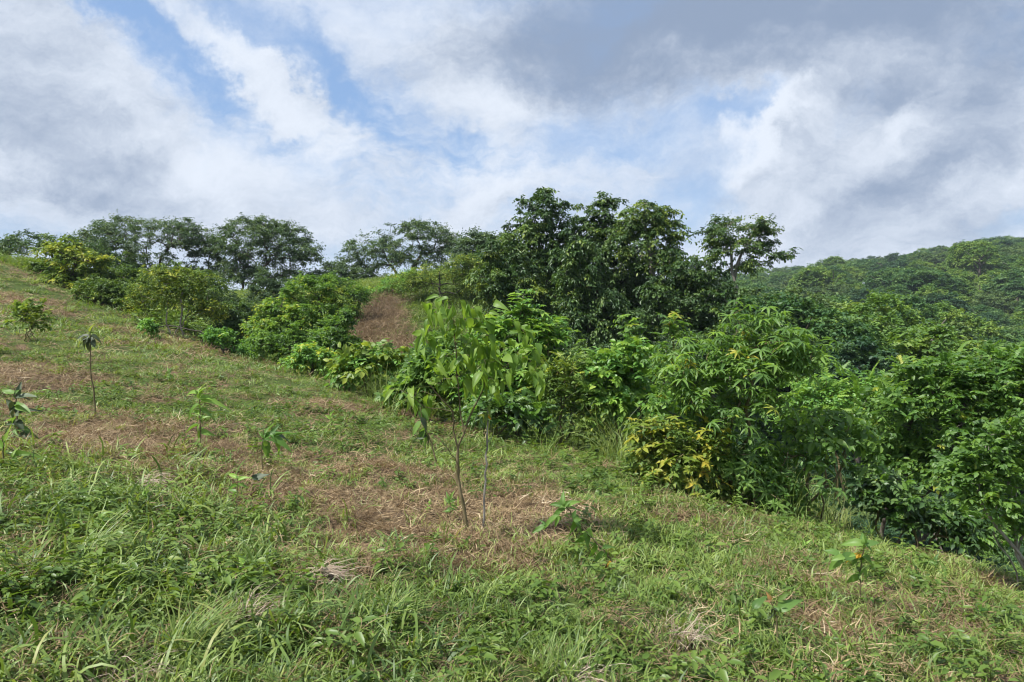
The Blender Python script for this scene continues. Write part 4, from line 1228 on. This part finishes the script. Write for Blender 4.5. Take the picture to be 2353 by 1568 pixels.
def stems_px(root, Y, lines, mat, part='stem', jitter=.02, rng=RNG):
    """stems given by picture points at distance Y, each with a small real depth of its own"""
    acc = Acc(); outp = []
    for (pts, r0, r1, lean) in lines:
        t = np.linspace(0, 1, len(pts))
        P = np.array([W(p[0], p[1], Y + lean * k) for p, k in zip(pts, t)])
        tt = np.linspace(0, 1, len(pts) * 3)
        P = np.stack([np.interp(tt, t, P[:, k]) for k in range(3)], 1)
        P[1:-1] += rng.normal(0, .004, P[1:-1].shape)
        tube(acc, P, np.linspace(r0, r1, len(P)), 6, rng.uniform(.2, .8)); outp.append(P)
    link(part, acc.mesh(part, M[mat], True), root)
    return outp

def main_sapling():
    rng = np.random.default_rng(70)
    bx, Y = hit(1076, 1232)
    root = empty('sapling', (bx, Y, ground([bx], [Y])[0]), 'thin forked sapling with large hanging light green leaves in the middle of the slope', 'sapling')
    z = lambda *ps: [ZZ(p) for p in ps]
    trunk = z((955, 1290), (915, 1050), (880, 870), (875, 760), (880, 680))
    L = [(trunk, .017, .011, 0),
         (z((880, 680), (850, 560), (845, 430), (760, 330), (690, 250)), .009, .004, -.15),
         (z((880, 680), (920, 580), (985, 400), (1060, 260), (1180, 130), (1300, 60)), .009, .004, .18),
         (z((920, 580), (895, 380), (875, 200), (865, 0), (850, -180), (800, -330)), .008, .003, .1),
         (z((870, 770), (800, 670), (770, 640)), .004, .002, -.1),
         (z((845, 430), (660, 400), (560, 330)), .004, .002, -.25)]
    stems_px(root, Y, L, 'stem', 'stem', rng=rng)
    blobs = [(1045, 725, 70, 36), (1000, 790, 44, 52), (1080, 790, 70, 50), (1155, 815, 76, 50), (1225, 835, 48, 52), (1200, 770, 30, 24), (1030, 862, 56, 46), (1125, 872, 60, 32), (955, 905, 48, 28), (998, 715, 32, 26), (1100, 740, 40, 36)]
    cl = sample_blobs(rng, blobs, Y, 100, .95, -.8, .35)
    tr = [np.array([W(*p, Y) for p in l[0]]) for l in L[1:4]]
    ch, P, par = skeleton(rng, tr, cl, sag=.12, amp=.10)
    link('twig', limb_mesh('twig', ch[3:], P, par, .0016, .42, M['stem'], 0), root, kind='stuff')
    for c in cl:
        for k in range(3):
            a = rng.uniform(0, 6.28)
            d = np.array([math.cos(a) * .55, math.sin(a) * .55, -rng.uniform(-.15, 1.15)])
            nz = np.array([math.cos(a) - .2, math.sin(a) - .5, .9]) + rng.normal(0, .5, 3)
            add_leaf(root, 'sapling_leaf', c + rng.normal(0, .03, 3), d, nz, rng.choice([rng.uniform(.05, .10), rng.uniform(.10, .15)], p=[.40, .60]), rng, (.19, .24, .29)[rng.integers(3)])
    # the grey stick beside it, with a dying tuft
    bx2, Y2 = hit(1112, 1228)
    r2 = empty('dead_sapling', (bx2, Y2, ground([bx2], [Y2])[0]), 'straight grey bare sapling with a few dying orange leaves beside the leafy sapling', 'sapling')
    st = stems_px(r2, Y2, [(z((1050, 1270), (1052, 1180), (1060, 1000), (1068, 850), (1075, 650), (1080, 470), (1078, 400)), .010, .006, 0),
                           (z((1078, 640), (1110, 600), (1130, 540)), .003, .0015, .05)], 'grey_stem', 'stem', rng=rng)
    for k in range(11):
        a = rng.uniform(0, 6.28)
        p = st[0][-1] + np.array([0, 0, -.12 + .15 * rng.random()])
        add_leaf(r2, 'gold_leaf' if k < 2 else 'olive_leaf_object', p, (math.cos(a) * .7, math.sin(a) * .7, rng.uniform(-.9, .3)), (math.cos(a), math.sin(a) - .4, .8), rng.uniform(.06, .10), rng, .2)
    # leaning one on the left
    bx3, Y3 = hit(1005, 1072)
    r3 = empty('wilted_sapling', (bx3, Y3, ground([bx3], [Y3])[0]), 'leaning sapling with dark wilted leaves hanging left of the leafy sapling', 'sapling')
    st = stems_px(r3, Y3, [(z((738, 800), (715, 690), (680, 590), (640, 480), (625, 400)), .012, .004, 0)], 'stem', 'stem', rng=rng)
    for k in range(9):
        t = rng.uniform(.5, 1)
        p = st[0][int(t * (len(st[0]) - 1))]
        a = rng.uniform(0, 6.28)
        add_leaf(r3, 'dull_leaf' if k % 3 == 0 else 'mid_leaf_object', p + rng.normal(0, .02, 3), (math.cos(a) * .9 - .1, math.sin(a) * .5, -rng.uniform(.2, 1.1)), (math.cos(a), math.sin(a) - .5, .6), rng.uniform(.12, .22), rng, .22)
main_sapling()

def seedling(label, base, pts, leaves, stem_mat='stem', r0=.006, seed=0, name='seedling', cat='seedling', dY=0.0):
    """leaves: (px, py, angle in the picture, length in picture points, material, width, depth)"""
    rng = np.random.default_rng(seed + 800)
    x, Y = hit(*base); Y += dY; x = (base[0] - CX) / F * Y
    root = empty(name, (x, Y, ground([x], [Y])[0]), label, cat)
    line = [(base[0], base[1] + 8)] + pts
    stems_px(root, Y, [(line, r0 * 1.3, r0 * .55, 0)], stem_mat, 'stem', rng=rng)
    for (px, py, ang, ln, mat, w, dep) in leaves:
        ln *= .88; w *= .9
        a = math.radians(ang)
        d = np.array([math.cos(a), dep, math.sin(a)])
        nz = np.array([-math.sin(a) * .6 + rng.normal(0, .2), -.75 + rng.normal(0, .2), abs(math.cos(a)) * .8 + .35])
        add_leaf(root, mat, W(px, py, Y + rng.normal(0, .02)), d, nz, ln / F * Y, rng, w)
        for q in range(2):                      # younger leaves at the same joint
            a2 = a + rng.uniform(-1.6, 1.6)
            add_leaf(root, mat, W(px, py, Y + rng.normal(0, .03)), (math.cos(a2), dep + rng.normal(0, .6), math.sin(a2)), nz + rng.normal(0, .3, 3), ln / F * Y * rng.uniform(.3, .6), rng, w)
    return root

seedling('tall thin seedling with dull grey leaves drooping from its tip on the left slope', (222, 968), [(215, 910), (209, 850), (208, 790), (206, 762)],
         [(206, 772, 175, 36, 'dull_leaf', .24, -.2), (204, 776, 215, 36, 'dull_leaf', .22, .3), (207, 772, -20, 32, 'dull_leaf', .24, .2), (208, 775, -60, 36, 'dull_leaf', .26, -.3), (205, 778, 250, 40, 'dull_leaf', .18, -.1), (206, 764, 80, 24, 'olive_leaf_object', .2, 0)], seed=1, r0=.010)
_sl = [(458, 905 + 12 * k, (168, 12, 200, -8, 150, 35, 190, -25)[k % 8], (50, 62, 50, 44, 40, 30, 36, 46)[k % 8], 'bright_leaf_object', .20, (.3, -.3, -.2, .2)[k % 4]) for k in range(8)]
seedling('upright seedling with pale yellow-green lance leaves in straw on the left slope', (462, 1044), [(461, 990), (459, 940), (456, 902)], _sl + [(456, 905, 100, 26, 'bright_leaf_object', .3, 0), (456, 905, 60, 24, 'bright_leaf_object', .3, .2)], seed=2)
seedling('seedling with a few glossy dark oval leaves tilted to one side', (603, 1085), [(602, 1040), (604, 1010), (606, 990)],
         [(606, 1010, 50, 62, 'deep_leaf_object', .20, -.1), (607, 1008, 88, 44, 'deep_leaf_object', .17, .2), (620, 1000, -28, 72, 'deep_leaf_object', .18, -.1), (630, 1002, -52, 54, 'deep_leaf_object', .20, .1), (608, 1012, -70, 46, 'mid_leaf_object', .28, -.2), (628, 998, 5, 40, 'dull_leaf', .25, .3)], seed=3)
seedling('small seedling with narrow leaves and one pale leaf below the oval leaved seedling', (541, 1180), [(543, 1130), (546, 1098)],
         [(546, 1100, 150, 36, 'bright_leaf_object', .2, .2), (546, 1104, 30, 36, 'bright_leaf_object', .2, -.2), (545, 1115, 200, 34, 'mid_leaf_object', .2, 0), (546, 1112, -15, 32, 'mid_leaf_object', .2, .1), (578, 1099, 8, 52, 'dull_leaf', .22, 0), (544, 1130, 165, 30, 'mid_leaf_object', .2, .2)], seed=4, r0=.004)
seedling('leaning plant with pairs of broad green leaves bent over the straw', (1412, 1330), [(1405, 1290), (1385, 1262), (1350, 1225), (1318, 1190), (1295, 1160)],
         [(1295, 1162, 100, 34, 'mid_leaf_object', .26, 0), (1297, 1165, 40, 40, 'mid_leaf_object', .26, -.2), (1293, 1166, 160, 36, 'mid_leaf_object', .26, .2), (1300, 1170, 200, 52, 'mid_leaf_object', .22, 0), (1315, 1190, -30, 42, 'mid_leaf_object', .3, -.3), (1318, 1195, -75, 46, 'mid_leaf_object', .3, -.2), (1345, 1222, -20, 42, 'mid_leaf_object', .3, .1), (1350, 1226, -95, 44, 'mid_leaf_object', .3, -.2),
          (1285, 1185, 205, 56, 'mid_leaf_object', .2, .1), (1255, 1205, 215, 44, 'mid_leaf_object', .2, .1), (1385, 1262, 30, 34, 'mid_leaf_object', .24, 0), (1390, 1268, 215, 40, 'mid_leaf_object', .24, 0), (1400, 1290, -60, 30, 'gold_leaf', .26, 0), (1404, 1296, 220, 26, 'dry_leaf', .3, 0), (1340, 1230, 235, 40, 'deep_leaf_object', .24, .2), (1370, 1250, 250, 44, 'deep_leaf_object', .24, 0)], seed=5, name='leaning_plant', cat='plant', r0=.007)
seedling('seedling with soft pale green lobed leaves and one bright yellow leaf', (1978, 1400), [(1975, 1340), (1978, 1290), (1985, 1250)],
         [(1985, 1252, 160, 46, 'mid_leaf_object', .34, .1), (1986, 1252, 20, 40, 'mid_leaf_object', .34, -.1), (1985, 1250, 95, 26, 'mid_leaf_object', .34, .2), (1965, 1275, 190, 46, 'mid_leaf_object', .36, -.2), (1940, 1280, 200, 44, 'mid_leaf_object', .38, 0), (1930, 1276, 150, 36, 'mid_leaf_object', .36, .2), (1978, 1274, 185, 34, 'gold_leaf', .24, -.3),
          (1982, 1280, -30, 46, 'mid_leaf_object', .3, 0), (1980, 1310, -50, 36, 'mid_leaf_object', .3, 0), (1975, 1320, 220, 36, 'mid_leaf_object', .3, 0)], seed=6, r0=.005)
seedling('seedling with two large upright leaves facing each other near the bottom edge', (1788, 1490), [(1786, 1450), (1784, 1415), (1772, 1385)],
         [(1732, 1400, 66, 44, 'mid_leaf_object', .30, 0), (1790, 1405, 52, 58, 'mid_leaf_object', .31, -.1), (1786, 1380, 20, 40, 'olive_leaf_object', .2, .3), (1772, 1380, 120, 22, 'dry_leaf', .3, 0), (1778, 1400, -70, 34, 'dull_leaf', .28, .2)], seed=7, r0=.005)
seedling('thin dark seedling with small drooping leaves on the mown slope at the right', (1962, 1415), [(1965, 1385), (1985, 1372), (2002, 1380)],
         [(1985, 1372, -60, 30, 'deep_leaf_object', .2, 0), (2000, 1378, -40, 30, 'deep_leaf_object', .2, 0), (1966, 1390, 250, 34, 'deep_leaf_object', .2, 0), (1970, 1380, -90, 34, 'deep_leaf_object', .2, 0)], seed=8, r0=.003)
seedling('bushy plant with grey-green leaves at the left edge of the slope', (38, 1030), [(42, 980), (38, 930), (34, 900)],
         [(36, 905 + 9 * k, (170, 15, 195, -10, 140, 40, 205, -30, 160, 8)[k % 10], (44, 60, 48, 52, 40, 44, 46, 40, 38, 50)[k % 10], ('dull_leaf', 'mid_leaf_object')[k % 3 == 0], .26, (.2, -.2, .4, -.4)[k % 4]) for k in range(12)], seed=9, name='leafy_plant', cat='plant', r0=.009)
seedling('strap-leaved plant with wide light green blades at the left edge', (6, 1090), [(8, 1050), (6, 1010)],
         [(28, 1052, 28, 70, 'sapling_leaf', .16, -.2), (8, 1015, 62, 50, 'sapling_leaf', .17, .1), (6, 1020, 170, 50, 'sapling_leaf', .2, 0), (6, 1030, 120, 40, 'bright_leaf_object', .2, .2)], seed=10, name='strap_leaved_plant', cat='plant', r0=.007)
seedling('tiny yellow-green seedling standing alone in the straw below the sapling', (942, 1252), [(943, 1240)],
         [(943, 1244, 35, 24, 'sapling_leaf', .34, 0), (942, 1244, 150, 16, 'sapling_leaf', .3, 0)], seed=11, r0=.002)

def slope_seedlings():
    rng = np.random.default_rng(404)
    for (px, py, hgt, what, mat) in ((330, 1180, 46, 'pale lance-leaved seedling in the lush grass at the left', 'bright_leaf_object'), (230, 1240, 52, 'weedy seedling with broad pale leaves deep in the left grass', 'mid_leaf_object'),
            (1035, 1190, 44, 'thin wilting green seedling just left of the thin sapling stem', 'mid_leaf_object'), (560, 1330, 40, 'young weed with yellow-green leaf pairs in the long grass', 'bright_leaf_object'),
            (985, 1180, 24, 'tiny bright seedling in the straw left of the sapling', 'bright_leaf_object'), (1700, 1300, 36, 'small green weed on the slope below the yellowing shrub', 'mid_leaf_object'),
            (1600, 1240, 44, 'spindly weed with thin leaves before the tall drooping shrub', 'olive_leaf_object'), (880, 1120, 20, 'low dark weed in the brown straw above the sapling base', 'deep_leaf_object'),
            (2150, 1330, 40, 'small plant with narrow leaves on the edge before the dark bush', 'mid_leaf_object'), (2250, 1440, 44, 'thin dark weed by the brown patch at the lower right', 'deep_leaf_object'),
            (760, 985, 30, 'small bright weed on the green strip above the straw', 'bright_leaf_object'), (390, 880, 28, 'low green weed on the upper slope right of the wilted seedling', 'mid_leaf_object'),
            (640, 1250, 60, 'thin bare stalk with few leaves at the straw edge', 'olive_leaf_object'), (1850, 1280, 30, 'little pale weed under the low bluish shrub', 'bright_leaf_object')):
        lv = []
        for k in range(8):
            t = .35 + .65 * k / 7
            lv.append((px + rng.normal(0, 2), py - hgt * t, (160, 15, 200, -15, 140, 40, 120, 70)[k] + rng.normal(0, 12), hgt * rng.uniform(.35, .6), mat, rng.choice([.16, .22, .27]), rng.normal(0, .3)))
        seedling(what, (px, py), [(px + rng.normal(0, 3), py - hgt * .5), (px + rng.normal(0, 4), py - hgt)], lv, seed=int(px), r0=.0028, name='weed_plant', cat='weed')
slope_seedlings()

# ------------------------------------------------------------------ dead grass clumps, tufts and a stone
def clump(label, px, py, n, length, width, ang, fan, mat, name, cat, tint, seed, arch=1.15, part='strands'):
    """blades combed to one side (ang in the picture: 0 = right)"""
    rng = np.random.default_rng(seed + 1200)
    x, Y = hit(px, py)
    z = ground([x], [Y])[0]
    root = empty(name, (x, Y, z), label, cat)
    acc = Acc()
    for i in range(n):
        a = math.radians(ang) + rng.normal(0, fan)
        h = np.array([math.cos(a), math.sin(a) * .9, 0])
        L = length * rng.uniform(.5, 1.2)
        p = np.array([x + rng.normal(0, .05), Y + rng.normal(0, .05), z - .01])
        el = rng.uniform(.15, .75); seg = 6; pts = [p]
        for k in range(seg):
            th = el + arch * rng.uniform(.7, 1.3) * 1.6 * (k + .5) / seg
            p = p + L / seg * (h * math.sin(th) + np.array([0, 0, math.cos(th)]))
            p = p + rng.normal(0, .004, 3)
            g = z + (p[0] - x) * -.12 + .008
            p[2] = max(p[2], g - .02)
            pts.append(p)
        pts = np.array(pts)
        sd = np.array([-h[1], h[0], .35]); w = width * rng.uniform(.6, 1.3) * .5
        V = []
        for k, q in enumerate(pts): 
            ww = w * (1 - .85 * k / seg); V += [q - sd * ww, q + sd * ww]
        Q = [[2 * k, 2 * k + 1, 2 * k + 3, 2 * k + 2] for k in range(seg)]
        acc.add(V, None, Q, float(np.clip(rng.normal(*tint), 0, 1)))
    link(part, acc.mesh(part, M[mat]), root, kind='stuff')
DG = ('straw_each', 'dead_grass_clump', 'grass clump')
clump('rounded clump of dead grey-brown grass combed over to the right near the bottom', 715, 1345, 150, .26, .007, 10, .5, *DG, (.5, .22), 1)
clump('clump of dead pale grass strands lying at the edge of the lush grass', 320, 1120, 90, .34, .006, -15, .45, *DG, (.65, .2), 2)
clump('tangle of dry brown grass in the bottom left corner', 260, 1560, 110, .26, .005, 15, 1.8, *DG, (.35, .22), 3)
clump('spiky spray of dead grass stalks beside the rounded dead clump', 560, 1440, 46, .24, .005, 50, 1.1, *DG, (.45, .22), 4, .8)
clump('sprawl of bleached dead twigs and grass near the bottom right of centre', 1560, 1490, 90, .26, .005, 100, 2.2, *DG, (.55, .25), 5)
clump('low mat of dead brown grass right of the long green tuft at the bottom', 1300, 1560, 110, .26, .006, 20, 1.8, *DG, (.5, .2), 6)
TG = ('grass_each', 'grass_tuft', 'grass tuft')
clump('fresh spiky tuft of light green grass right of the leaning plant', 1525, 1375, 60, .20, .009, 90, 1.5, *TG, (.55, .12), 11, .35, 'blades')
clump('long bluish green grass tuft at the bottom centre', 1280, 1555, 90, .28, .009, 80, 1.5, *TG, (.48, .14), 12, .55, 'blades')
clump('lush bright grass tuft at the bottom left of centre', 420, 1500, 110, .34, .010, 60, 1.2, *TG, (.5, .14), 13, .6, 'blades')
clump('arching pale green grass tuft in the lush corner at the left', 200, 1290, 110, .36, .011, 40, 1.0, *TG, (.52, .14), 14, .8, 'blades')
clump('yellow-tipped grass tuft right of the rounded dead clump', 890, 1440, 80, .24, .009, 40, 1.3, *TG, (.56, .14), 15, .6, 'blades')

def stone(label, px, py, r, seed):
    rng = np.random.default_rng(seed)
    x, Y = hit(px, py); z = ground([x], [Y])[0]
    acc = Acc(); n, m = 12, 8
    th = np.linspace(0, 2 * math.pi, n, endpoint=False); ph = np.linspace(.05, math.pi - .05, m)
    d = np.array([[math.sin(p) * math.cos(t), math.sin(p) * math.sin(t), math.cos(p)] for p in ph for t in th])
    rr = 1 + .25 * np.sin(d @ rng.normal(0, 2, (3, 3))).mean(1) + .06 * rng.normal(size=len(d))
    V = d * rr[:, None] * np.array([r, r * .8, r * .55]) + np.array([x, Y, z + r * .3])
    Q = [[i * n + j, (i + 1) * n + j, (i + 1) * n + (j + 1) % n, i * n + (j + 1) % n] for i in range(m - 1) for j in range(n)]
    acc.add(V, None, Q, .5)
    tag(link('stone', acc.mesh('stone', bark_mat('brown_stone', (.05, .035, .028), (.16, .11, .09), 12), True)), label, 'stone')
stone('small dark brown stone half sunk in the straw below the leaning plant', 1242, 1302, .035, 3)


# ------------------------------------------------------------------ thin haze
def add_haze():
    x, z0, z1 = 1510.0, -48.0, 42.0
    V = [(sx * x, sy * x, z) for z in (z0, z1) for sx, sy in ((-1, -1), (1, -1), (1, 1), (-1, 1))]
    Q = [(0, 3, 2, 1), (4, 5, 6, 7), (0, 1, 5, 4), (1, 2, 6, 5), (2, 3, 7, 6), (3, 0, 4, 7)]
    m = bpy.data.materials.new('haze'); m.use_nodes = True
    t = m.node_tree; t.nodes.clear(); b = NB(t)
    v = b.n('ShaderNodeVolumePrincipled')
    v.inputs['Color'].default_value = (.74, .86, 1.0, 1)
    v.inputs['Density'].default_value = .00021
    o = b.n('ShaderNodeOutputMaterial'); b.link(v.outputs[0], o.inputs['Volume'])
    tag(link('haze', mesh_from('haze', V, None, Q, None, m)), 'thin bluish haze in the valley air', kind='stuff')
add_haze()
